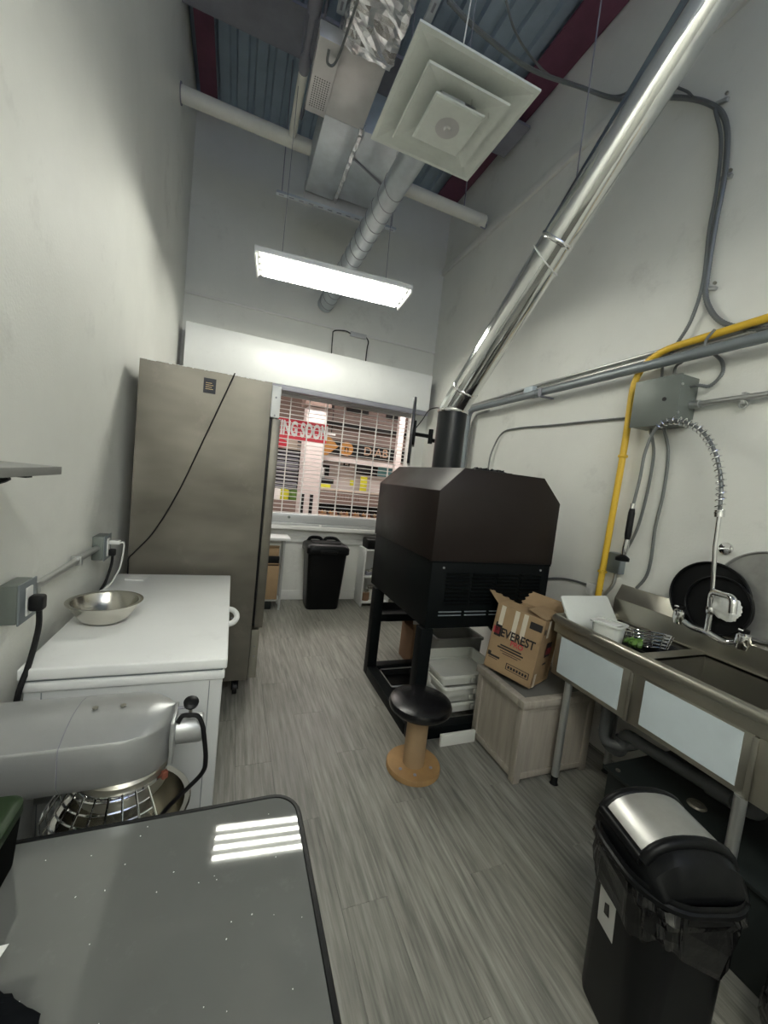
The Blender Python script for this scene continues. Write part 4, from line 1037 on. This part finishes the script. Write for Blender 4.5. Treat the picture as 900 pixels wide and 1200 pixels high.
MB().tube([V(2.31, 1.245+.018*math.cos(t_), 2.148+.018*math.sin(t_)) for t_ in [2*math.pi*k/14 for k in range(15)]], .005, 6, False).build('ring', 'emt', em_)
rehang(em_, (2.3, .9, 2.18))
wv = XR-.015
def flex(label, pts, r=.0095): return cable('flexible_conduit', label, pts, r, 'flex_steel', 'cable', True)
flex('flexible conduit looping from the right side of the junction box', [V(2.27, 1.486, 2.27), V(2.27, 1.44, 2.268), at(832, 452, x=wv-.03), at(846, 438, x=wv-.02), at(846, 424, x=wv), at(836, 414, x=wv)])
flex('short flexible conduit bending into the junction box top', [at(838, 386, x=wv-.06), at(828, 398, x=wv-.07), at(829, 408, x=wv-.06), V(2.30, 1.36, 2.44)], .008)
flex('left flexible conduit entering the junction box top', [V(2.29, 1.66, 2.325), at(777, 428, x=2.31), at(786, 416, x=2.31)], .008)
flex('right flexible conduit curving into the junction box top', [V(2.29, 1.60, 2.325), at(792, 430, x=2.31), at(800, 424, x=2.31)], .008)
flex('left flexible conduit hanging from the junction box to the grey outlet', [V(2.28, 1.68, 2.06), at(766, 530, x=wv), at(760, 570, x=wv), at(750, 610, x=wv), at(742, 630, x=wv), at(731, 650, x=wv)])
flex('right flexible conduit hanging from the junction box to the sink', [V(2.28, 1.60, 2.06), at(783, 530, x=wv), at(778, 575, x=wv), at(768, 618, x=wv), at(763, 655, x=wv), at(757, 676, x=wv), at(745, 690, x=wv)])
flex('long flexible conduit from the oven top across to the junction box', [at(572, 549, x=2.30), at(576, 530, x=2.30), at(588, 508, x=wv), at(606, 502, x=wv), at(640, 499, x=wv), at(690, 494, x=wv), at(742, 489, x=wv)], .008)
cable('grey_cable', 'grey cable drooping from behind the oven to the gas pipe foot', [at(636, 678, x=wv), at(660, 678, x=wv), at(685, 684, x=wv), at(706, 692, x=wv)], .007, 'flex_steel')
sb_ = thing('wall_outlet', 'small grey outlet box behind the spray head', 'outlet')
p = at(724, 660, x=XR-.02)
MB().box(XR-.05, XR-.001, p.y-.04, p.y+.05, p.z-.065, p.z+.065, .005).build('case', 'conduit_grey', sb_)
MB().box(XR-.056, XR-.05, p.y-.037, p.y+.047, p.z-.062, p.z+.062, .003).build('cover', 'box_grey', sb_)
rehang(sb_, p)
MB().tube(rounded([V(XR-.025, p.y, p.z-.07), V(XR-.025, p.y, p.z-.14), V(XR-.03, p.y+.06, p.z-.24), V(XR-.03, p.y+.06, .93)], .05), .010, 10).build('steel_stub', 'emt', None, label='short bent steel conduit under the small grey outlet box', cat='conduit')
p = at(698, 690, x=XR-.01)
MB().box(XR-.03, XR-.001, p.y-.02, p.y+.06, p.z-.05, p.z+.03, .003).build('wall_outlet', 'outlet_white', None, label='low white outlet beside the gas pipe foot', cat='outlet')

# screen on a wall arm beside the window
tv = thing('wall_screen', 'thin black screen seen edge-on on a wall arm beside the window', 'screen', loc=(1.80, 4.05, 1.79), rz=R(-25))
MB().box(-.015, .015, -.30, .30, 0, .68, .006).build('panel', 'screen_dark', tv)
MB().box(.015, .04, -.13, .13, .21, .47, .006).build('rear_case', 'plastic_black', tv)
def tvp(*p): return V(*p)-V(1.80, 4.05, 1.79)
rin = Matrix.Rotation(R(25), 4, 'Z')
MB().tube([V(.04, 0, .34), V(.20, .09, .34)], .022, 8).build('arm', 'plastic_black', tv)
MB().cyl(V(.21, .09, .26), V(.21, .09, .42), .026, n=14).build('arm_knuckle', 'plastic_black', tv)
MB().tube([V(.21, .09, .30), rin @ tvp(2.32, 4.02, 2.09)], .022, 8).build('arm', 'plastic_black', tv)
MB().box(2.315, XR-.001, 3.94, 4.10, 1.98, 2.22, .003).xf(rin @ Matrix.Translation(-V(1.80, 4.05, 1.79))).build('wall_plate', 'plastic_black', tv)
MB().tube(smooth_path([V(.04, .06, .42), V(.10, .08, .52), V(.17, .1, .64), V(.30, .13, .66), V(.38, .16, .5), V(.40, .2, .32)]), .006, 6).build('cable', 'rubber_black', tv)

# ================================================================ LEFT SIDE
# ---------------------------------------------------------------- refrigerator, seen from its side
fr = thing('reach_in_refrigerator', 'tall dented stainless steel refrigerator standing side-on on casters', 'refrigerator')
FX0, FX1, FY0, FY1, FZ0, FZ1 = -.555, .19, 2.72, 3.42, .125, 2.13
m_ = MB(); nx, nz = 18, 40
def dent(x_, z_):
    d_ = .008*noise.noise(V(x_*3, z_*2.2, 1))
    for cx, cz, r_, a_ in ((-.50, 1.62, .06, .010), (-.52, 1.50, .04, .007), (.02, 1.63, .09, .005), (-.25, 1.78, .10, .004), (-.30, 1.25, .07, .005), (-.05, 1.2, .12, .004)):
        q = ((x_-cx)**2+(z_-cz)**2)/r_**2
        if q < 1: d_ += a_*(1-q)**2
    return d_
g_ = [[m_.bm.verts.new((FX0+(FX1-FX0)*i/nx, FY0+(0 if i in (0, nx) or j in (0, nz) else dent(FX0+(FX1-FX0)*i/nx, FZ0+(FZ1-FZ0)*j/nz)), FZ0+(FZ1-FZ0)*j/nz)) for j in range(nz+1)] for i in range(nx+1)]
for i in range(nx):
    for j in range(nz): m_.bm.faces.new((g_[i][j], g_[i+1][j], g_[i+1][j+1], g_[i][j+1]))
b4 = [m_.bm.verts.new(p) for p in ((FX0, FY1, FZ0), (FX1, FY1, FZ0), (FX1, FY1, FZ1), (FX0, FY1, FZ1))]
m_.bm.faces.new(b4)
m_.bm.faces.new([g_[i][nz] for i in range(nx+1)]+[b4[2], b4[3]]); m_.bm.faces.new([g_[i][0] for i in range(nx+1)]+[b4[1], b4[0]])
m_.bm.faces.new([g_[0][j] for j in range(nz+1)]+[b4[3], b4[0]]); m_.bm.faces.new([g_[nx][j] for j in range(nz+1)]+[b4[2], b4[1]])
m_.build('cabinet', 'steel_dull', fr)
MB().box(FX1+.002, FX1+.016, FY0+.015, FY1-.015, .50, 1.90, .003).build('door_gasket', 'rubber_black', fr)
MB().box(FX1+.016, FX1+.072, FY0+.004, FY1-.004, .49, 1.905, .005).build('door', 'steel_dull', fr)
tpn = MB().box(FX1+.002, FX1+.060, FY0+.002, FY1-.002, 1.912, 2.115, .003).build('top_grille_end', 'enamel_white', fr)
for z_ in (1.925, 2.04): MB().cyl((FX1+.03, FY0+.002, z_), (FX1+.03, FY0-.003, z_), .006, n=8).build('screw', 'beam_dark', tpn)
lpn = MB().box(FX1+.002, FX1+.055, FY0+.002, FY1-.002, .135, .475, .003).build('kick_panel', 'steel_sink', fr)
for z_ in (.29, .36): MB().cyl((FX1+.03, FY0+.002, z_), (FX1+.03, FY0-.002, z_), .005, n=8).build('screw', 'beam_dark', lpn)
lb_ = MB().box(-.212, -.142, FY0-.003, FY0-.0012, 1.995, 2.085).build('rating_label', 'label_navy', fr, False)
for k in range(4): MB().box(-.20, -.165+.008*(k % 2), FY0-.0042, FY0-.003, 2.055-.012*k, 2.058-.012*k).build('print', 'print_gold', lb_, False)
for xx in (FX0+.08, FX1-.075):
    for yy in (FY0+.07, FY1-.08):
        cs = MB().box(xx-.035, xx+.035, yy-.04, yy+.04, .115, .1245, .002).box(xx-.022, xx-.016, yy-.03, yy+.02, .04, .115).box(xx+.016, xx+.022, yy-.03, yy+.02, .04, .115).build('caster', 'plastic_black', fr)
        MB().cyl((xx-.014, yy-.01, .045), (xx+.014, yy-.01, .045), .044, n=20).build('wheel', 'rubber_black', cs)
rg = MB()
for k in range(24):
    x_ = FX0+.01+(FX1-FX0-.05)*k/24+random.uniform(0,.02)
    rg.obox((x_, FY0+.004, FZ1+.001), (random.uniform(.006,.03), .01, random.uniform(.002,.008)))
rg.build('insulation_crumbs', 'enamel_white', fr)
rehang(fr, (-.18, 3.07, 0))
cable('power_cord', 'thin black cord hanging diagonally down the refrigerator side',
      [V(-.045, FY0+.03, FZ1+.008), V(-.047, FY0-.006, FZ1-.01), V(-.13, FY0-.008, 1.88), V(-.22, FY0-.008, 1.62), V(-.31, FY0-.008, 1.37), V(-.42, FY0-.008, 1.13), V(-.52, FY0-.008, .99), V(-.548, FY0-.010, .95), V(-.548, FY0-.012, .885), V(-.548, FY0-.012, .60)], .0042, 'rubber_black', k=8)

# ---------------------------------------------------------------- chest freezer
cf = thing('chest_freezer', 'white chest freezer against the left wall before the refrigerator', 'freezer')
ZX0, ZX1, ZY0, ZY1 = -.572, .03, 1.458, 2.60
MB().box(ZX0+.012, ZX1-.012, ZY0+.014, ZY1-.01, .03, .835, .008).build('body', 'freezer_side', cf)
MB().box(ZX0+.006, ZX1-.006, ZY0+.006, ZY1-.004, .805, .836, .006).build('top_band', 'enamel_white', cf)
MB().box(ZX0+.014, ZX1-.014, ZY0+.016, ZY1-.014, .836, .846).build('gasket', 'conduit_grey', cf)
MB().box(ZX0, ZX1, ZY0, ZY1, .846, .886, .007, 3).build('lid', 'enamel_white', cf)
for xx in (ZX0+.06, ZX1-.055): MB().box(xx-.0015, xx+.0015, ZY0+.0125, ZY0+.0145, .05, .80).build('panel_seam', 'conduit_grey', cf, False)
hy = 1.93
MB().tube([V(ZX1-.008+.042*math.sin(t_), hy+.10*math.cos(t_)*-1, .868) for t_ in [math.pi*k/16 for k in range(17)]], .013, 10).build('handle', 'enamel_white', cf)
MB().cyl((ZX1+.012, hy-.065, .881), (ZX1+.012, hy-.065, .884), .005, n=8).build('handle_screw', 'beam_dark', cf)
for xx, yy in ((ZX0+.05, ZY0+.06), (ZX1-.06, ZY0+.06), (ZX0+.05, ZY1-.06), (ZX1-.06, ZY1-.06)): MB().cyl((xx, yy, 0), (xx, yy, .031), .02, n=12).build('foot', 'plastic_black', cf)
rehang(cf, (-.27, 2.03, 0))
MB().prism([(-.05,-.04),(.04,-.05),(.05,.035),(.0,.045),(-.045,.03)], (-.46, 2.50, .8865), (1,0,0), (0,1,0), (0,0,1), .006).build('paper_scrap', 'paper', None, label='torn white paper scrap at the far corner of the freezer lid', cat='paper')
mb_ = MB().lathe([(0,.002), (.055,.001), (.085,.018), (.110,.055), (.118,.080), (.131,.084), (.133,.088), (.129,.089), (.116,.085), (.107,.058), (.082,.022), (.053,.006), (0,.006)], n=56)
o = mb_.build('mixing_bowl', 'steel_bowl', None, label='empty stainless steel mixing bowl on the freezer lid', cat='bowl'); o.location = (-.447, 1.855, .886)

# ---------------------------------------------------------------- outlets and conduit on the left wall
def outlet(label, y_, z_, plates):
    t = thing('wall_outlet', label, 'outlet', 'surface outlets on the left wall', (XL, y_, z_))
    MB().box(.001, .05, -.055, .055, -.06, .06, .006).build('box', 'box_grey', t)
    MB().box(.05, .055, -.058, .058, -.063, .063, .003).build('cover', 'conduit_grey', t)
    MB().box(.055, .060, -.02, .02, -.045, .045, .003).build('receptacle', 'outlet_white', t)
    return t
outlet('near grey outlet box with heavy black plug on the left wall', 1.50, 1.09, 1)
outlet('far grey outlet box with white charger on the left wall', 2.33, 1.095, 1)
MB().cyl((XL+.022, 1.555, 1.095), (XL+.022, 2.275, 1.098), .0135, n=12).build('steel_conduit', 'emt', None, label='straight steel conduit joining the two left wall outlets', cat='conduit')
for y_ in (1.62, 2.02): MB().box(XL+.001, XL+.04, y_-.012, y_+.012, 1.075, 1.116, .003).build('strap', 'emt', bpy.data.objects['steel_conduit.001'])
pc = thing('power_cord', 'thick black power cord plugged into the near left outlet', 'cord')
MB().box(XL+.061, XL+.10, 1.475, 1.515, 1.06, 1.11, .010, 3).build('plug', 'rubber_black', pc)
MB().tube(smooth_path([V(XL+.085, 1.495, 1.07), V(XL+.085, 1.495, 1.0), V(XL+.075, 1.47, .90), V(XL+.06, 1.44, .80), V(XL+.05, 1.43, .60), V(XL+.05, 1.42, .1)]), .0085, 8).build('cord', 'rubber_black', pc)
rehang(pc, (XL+.08, 1.495, 1.06))
pc = thing('power_cord', 'black power cord plugged into the far left outlet', 'cord')
MB().box(XL+.061, XL+.09, 2.318, 2.345, 1.05, 1.085, .006).build('plug', 'rubber_black', pc)
MB().tube(smooth_path([V(XL+.078, 2.33, 1.055), V(XL+.075, 2.325, 1.0), V(XL+.06, 2.30, .92), V(XL+.035, 2.29, .84), V(XL+.025, 2.28, .6)]), .0065, 8).build('cord', 'rubber_black', pc)
rehang(pc, (XL+.08, 2.33, 1.05))
pc = thing('phone_charger', 'white charger and white cable in the far left outlet', 'charger')
MB().box(XL+.061, XL+.11, 2.315, 2.345, 1.11, 1.13, .005).build('plug', 'cable_white', pc)
MB().tube(smooth_path([V(XL+.11, 2.33, 1.12), V(XL+.125, 2.33, 1.11), V(XL+.115, 2.33, 1.0), V(XL+.09, 2.32, .93), V(XL+.07, 2.31, .895), V(XL+.035, 2.28, .86), V(XL+.025, 2.27, .7)]), .004, 8).build('cable', 'cable_white', pc)
rehang(pc, (XL+.08, 2.33, 1.11))

# shelf on the left wall
sf = thing('wall_shelf', 'grey wall shelf at the left frame edge', 'shelf')
MB().box(XL+.001, -.45, .25, 1.365, 1.498, 1.520, .002).build('board', 'shelf_grey', sf)
for y_ in (.5, 1.13):
    MB().tube(smooth_path([V(XL+.006, y_, 1.33), V(XL+.012, y_, 1.40), V(XL+.05, y_, 1.46), V(-.49, y_, 1.485), V(-.47, y_, 1.496)]), .008, 8).build('bracket', 'plastic_black', sf)
MB().box(-.50, -.465, 1.20, 1.23, 1.492, 1.498).build('shelf_clip', 'plastic_black', sf)
rehang(sf, (XL, .8, 1.5))

# ---------------------------------------------------------------- planetary mixer
mx = thing('planetary_mixer', 'large silver planetary mixer with wire guard before the freezer', 'mixer')
MYc, R_ = 1.215, .122
def msec(x_, k, s=1):
    P_ = [(-1, .752), (-1, .846), (-.97, .853), (-.62, .872), (-.3, .882), (0, .884), (.3, .882), (.62, .872), (.97, .853), (1, .846), (1, .752), (.80, .718), (-.80, .718)]
    return [V(x_, MYc+R_*k*y_, .80+(z_-.80)*s) for y_, z_ in P_]
MB().loft([msec(-.60, 1, 1), msec(-.5, 1, 1), msec(-.346, 1, 1)]).build('rear_housing', 'alu_cast', mx)
MB().loft([msec(-.346, .985, .99), msec(-.343, .985, .99)]).build('head_seam', 'beam_dark', mx)
xs = [(-.343, 1, 1), (-.28, 1, 1), (-.23, 1, 1)]
for k in range(1, 11):
    a_ = math.pi/2*k/10.5; xs.append((-.23+R_*math.sin(a_), math.cos(a_), 1-.22*max(0, math.sin(a_)-.55)))
MB().loft([msec(*q) for q in xs]).build('head', 'alu_cast', mx)
for x_ in (-.30, -.235): MB().lathe([(.007, 0), (.007, .003), (0, .0035)], (x_, MYc-.01, .8865), 10).build('head_screw', 'steel_sink', mx)
MB().prism([(p[0], p[1]) for p in rrect(.16, .20, .05, 4)], (-.53, MYc, .001), (1,0,0), (0,1,0), (0,0,1), .72).build('column', 'alu_cast', mx)
MB().box(XL+.015, -.02, MYc-.135, MYc+.16, .0, .06, .01).build('base', 'alu_cast', mx)
hb_ = MB().lathe([(0,0), (.05,0), (.052,.004), (.052,.012), (.040,.014), (.040,.078), (.036,.084), (0,.084)], (-.113, MYc, .795), 28, (1,0,0)).build('attachment_hub', 'alu_cast', mx)
MB().obox((-.106, MYc, .785), (.010, .115, .125), None, .004).build('hub_plate', 'alu_cast', mx)
ts = MB().cyl((-.066, MYc, .83), (-.066, MYc, .862), .005, n=8).build('thumb_screw', 'steel_sink', mx)
MB().lathe([(0,-.006), (.020,-.005), (.021,.003), (.014,.007), (0,.008)], (-.066, MYc, .872), 18, (.1,-.5,1)).build('knob', 'plastic_black', ts)
MB().box(-.124, -.06, MYc+.02, MYc+.03, .842, .846).build('hub_bracket', 'beam_dark', mx)
PX = -.225
MB().lathe([(0,.73), (.095,.73), (.108,.715), (.108,.655), (.10,.645), (.055,.64), (.055,.60), (.03,.59), (.018,.55), (0,.55)], (PX, MYc, 0), 36).build('planetary_head', 'steel_sink', mx)
MB().lathe([(.109,.70), (.111,.70), (.111,.69), (.109,.69)], (PX, MYc, 0), 36).build('band', 'chrome', mx)
MB().lathe([(.056,.625), (.060,.622), (.060,.612), (.056,.61)], (PX, MYc, 0), 28).build('red_ring', 'copper_red', mx)
MB().obox((-.118, MYc-.05, .695), (.016, .014, .022), Matrix.Rotation(R(30), 3, 'Z'), .003).build('guard_tab', 'copper_red', mx)
gdn = 0
for k in range(5):
    r_ = .115+.014*k; z_ = .69-.022*k
    pts_ = [V(PX-.01+r_*math.cos(t_), MYc+r_*math.sin(t_), z_) for t_ in [R(150)+R(165)*j/20 for j in range(21)]]
    MB().tube(pts_, .0028, 6).build('guard_ring', 'chrome', mx)
for k in range(12):
    t_ = R(150)+R(165)*k/11
    MB().tube([V(PX-.01+.112*math.cos(t_), MYc+.112*math.sin(t_), .70), V(PX-.01+.145*math.cos(t_), MYc+.145*math.sin(t_), .648), V(PX-.01+.172*math.cos(t_), MYc+.172*math.sin(t_), .60)], .0028, 6).build('guard_wire', 'chrome', mx)
MB().lathe([(0,.27), (.08,.27), (.13,.31), (.155,.38), (.16,.565), (.170,.567), (.172,.573), (.168,.577), (.155,.572), (.150,.39), (.125,.32), (.07,.285), (0,.282)], (PX+.005, MYc+.005, 0), 40).build('bowl', 'steel_bowl', mx)
for s_ in (-1, 1): MB().box(-.50, PX, MYc+s_*.165-.01, MYc+s_*.165+.01, .50, .54, .004).build('bowl_arm', 'alu_cast', mx)
rehang(mx, (-.35, MYc, 0))
cable('power_cord', 'black cord looped over the mixer hub and down into its bowl',
      [V(-.095, MYc-.03, .832), V(-.085, MYc-.025, .848), V(-.066, MYc-.03, .852), V(-.044, MYc-.03, .846), V(-.030, MYc-.035, .82), V(-.022, MYc-.04, .78), V(-.014, MYc-.045, .72), V(-.020, MYc-.045, .68), V(-.06, MYc-.04, .63), V(-.11, MYc-.03, .57), V(-.15, MYc-.03, .50), V(-.17, MYc, .42)], .0065, 'rubber_black', 'cord', k=8)

# ---------------------------------------------------------------- work table in front
tbx0, tbx1, tby0, tby1, tz = -.60, .225, .02, 1.0, .72
ta = thing('work_table', 'glossy grey topped table with black rounded rim in the foreground', 'table')
cxm, cym = (tbx0+tbx1)/2, (tby0+tby1)/2
out = rrect(tbx1-tbx0, tby1-tby0, .07, 8); inn = rrect(tbx1-tbx0-.026, tby1-tby0-.026, .058, 8)
MB().prism(inn, (cxm, cym, tz-.012), (1,0,0), (0,1,0), (0,0,1), .010).build('table_top', 'table_glass', ta)
rm = MB(); rm.loft([[V(cxm+p[0], cym+p[1], z_) for p in q] for q, z_ in ((inn, tz-.030), (out, tz-.030), (out, tz-.004), (rrect(tbx1-tbx0-.006, tby1-tby0-.006, .068, 8), tz), (rrect(tbx1-tbx0-.022, tby1-tby0-.022, .06, 8), tz), (inn, tz-.003), (inn, tz-.030))], False)
rm.build('rim', 'plastic_black', ta)
for xx in (tbx0+.06, tbx1-.06):
    for yy in (tby0+.06, tby1-.06): MB().cyl((xx, yy, 0), (xx, yy, tz-.030), .018, n=14).build('leg', 'stack_black', ta)
cr = MB()
for k in range(46):
    a_ = V(random.uniform(-.33, .19), random.uniform(.45, .97), tz-.0019); cr.obox(a_, (random.uniform(.001,.0028), random.uniform(.001,.0022), .001), Matrix.Rotation(random.random()*3, 3, 'Z'))
o = cr.build('crumbs', 'paper', ta, False); o['kind'] = 'stuff'
rehang(ta, (cxm, cym, 0))
gc = thing('green_crate', 'green topped black mesh crate at the left table edge', 'crate')
ring = lambda a_, b_, z_, r_=.03: [V(p[0]-.472, p[1]+.865, z_) for p in rrect(a_, b_, r_, 5)]
MB().loft([ring(.225, .185, tz+.0005), ring(.24, .20, tz+.10), ring(.235, .195, tz+.10), ring(.215, .175, tz+.006)]).build('basket', 'matte_black', gc)
MB().loft([ring(.235, .195, tz+.101), ring(.245, .205, tz+.108), ring(.245, .205, tz+.128), ring(.225, .185, tz+.136)]).build('lid', 'green_plastic', gc)
rehang(gc, (-.455, .865, tz))
ck = MB(); bmesh.ops.create_icosphere(ck.bm, subdivisions=5, radius=1)
for v in ck.bm.verts:
    n_ = v.co.copy(); f_ = 1+.16*noise.noise(n_*2.6)+.06*noise.noise(n_*7); w_ = abs(noise.noise(n_*6+V(2,0,0)))
    v.co = V(-.385+n_.x*.185*f_, .575+n_.y*.135*f_, max(tz+.001, tz+.008+n_.z*(.022+.03*w_)))
ck.build('black_cloth', 'cloth_black', None, label='crumpled black cloth on the table at the bottom left corner', cat='cloth')
MB().prism([(-.12,-.05),(.03,-.02),(.045,.045),(-.11,.05)], (-.325, .68, tz+.052), (1,0,.05), (0,1,0), (0,0,1), .0015).build('paper_sheet', 'paper', None, label='white paper corner lying on the black cloth', cat='paper')

# ================================================================ FAR END
bk = thing('tall_bin', 'tall black kitchen bin with lid under the service window', 'bin', loc=(1.085, 4.575, 0))
ring = lambda a_, b_, z_, r_=.05: [V(p[0], p[1], z_) for p in rrect(a_, b_, r_, 5)]
MB().loft([ring(.37, .27, .001), ring(.385, .285, .02), ring(.46, .37, .70), ring(.44, .35, .70), ring(.36, .26, .04)]).build('body', 'bin_black', bk)
MB().loft([ring(.485, .395, .665), ring(.50, .41, .675), ring(.50, .41, .735), ring(.47, .38, .76), ring(.40, .30, .775)]).build('lid', 'bin_black', bk)
MB().loft([ring(.36, .20, .770, .04), ring(.34, .18, .786, .04)]).build('lid_flap', 'plastic_black', bk)
for s_ in (-1, 1): MB().tube(smooth_path([V(s_*.20, .12, .76), V(s_*.15, .17, .80), V(s_*.05, .18, .80), V(s_*.01, .17, .77)]), .02, 10).build('hinge_bump', 'bin_black', bk)
MB().box(-.10, .10, -.212, -.204, .68, .72, .004).build('grip', 'plastic_black', bk)

lt = thing('side_table', 'small white topped table with steel legs behind the refrigerator', 'table')
MB().box(-.05, .645, 4.42, 4.70, .80, .828, .003).build('table_top', 'enamel_white', lt)
for xx in (-.02, .585):
    for yy in (4.46, 4.66): MB().box(xx-.011, xx+.011, yy-.011, yy+.011, 0, .80).build('leg', 'emt', lt, False)
MB().box(-.02, .58, 4.46, 4.66, .10, .115).build('lower_shelf', 'emt', lt, False)
rehang(lt, (.3, 4.56, 0))
for lab_, b_ in (('brown carton on the lower shelf of the side table', (.30, .555, 4.47, 4.63, .1155, .50)), ('flat brown carton under the top of the side table', (.32, .54, 4.48, 4.62, .612, .70))):
    t = thing('brown_carton', lab_, 'carton'); x0, x1, y0, y1, z0, z1 = b_
    MB().box(*b_, .003).build('body', 'kraft', t); MB().obox(((x0+x1)/2, y0+.01, z1+.012), (x1-x0, .006, .04), Matrix.Rotation(R(30), 3, 'X')).build('flap', 'kraft', t)
    rehang(t, ((x0+x1)/2, (y0+y1)/2, z0))
MB().box(.31, .55, 4.475, 4.625, .501, .61, .01).build('black_basket', 'plastic_black', None, label='black basket between the two cartons under the side table', cat='basket')
MB().box(.28, .50, 4.47, 4.60, .001, .098, .01).build('dark_crate', 'trap_black', None, label='dark green crate on the floor under the side table', cat='crate')

su = thing('white_shelf_unit', 'narrow white shelf unit under the window beside the oven', 'shelf unit')
SXa, SXb, SYa, SYb = 1.575, 1.95, 4.52, 4.80
for xx in (SXa, SXb-.018): MB().box(xx, xx+.018, SYa, SYb, 0, .72, .002).build('side_panel', 'enamel_white', su)
MB().box(SXa+.018, SXb-.018, SYb-.006, SYb, .03, .72).build('back_panel', 'enamel_white', su, False)
for z_ in (.04, .37, .702): MB().box(SXa+.018, SXb-.018, SYa+.002, SYb-.006, z_, z_+.018, .002).build('shelf', 'enamel_white', su)
rehang(su, (1.76, 4.66, 0))
for lab_, x_, y_, z_, w_, h_, m_ in (('small brown jar on the bottom of the white shelf unit', 1.66, 4.62, .0585, .055, .13, 'kraft_dark'), ('small white tin on the bottom of the white shelf unit', 1.74, 4.66, .0585, .05, .17, 'tray_white'), ('dark tin on the middle of the white shelf unit', 1.665, 4.6, .3885, .05, .06, 'beam_dark'), ('white cup on the middle of the white shelf unit', 1.735, 4.62, .3885, .035, .08, 'tray_white')):
    t = thing('shelf_jar', lab_, 'jar', 'jars on the white shelf unit', (x_, y_, z_))
    MB().lathe([(0,0), (w_*.9,0), (w_,.01), (w_,h_*.75), (w_*.85,h_*.82), (0,h_*.82)], n=20).build('body', m_, t)
    MB().lathe([(0,h_*.82), (w_*.9,h_*.82), (w_*.9,h_), (0,h_)], n=20).build('lid', 'steel_bowl', t)
MB().box(1.60, 1.93, 4.54, 4.76, .7205, .84, .012).build('black_case', 'plastic_black', None, label='black case on top of the white shelf unit', cat='case')
bpy.context.view_layer.update()
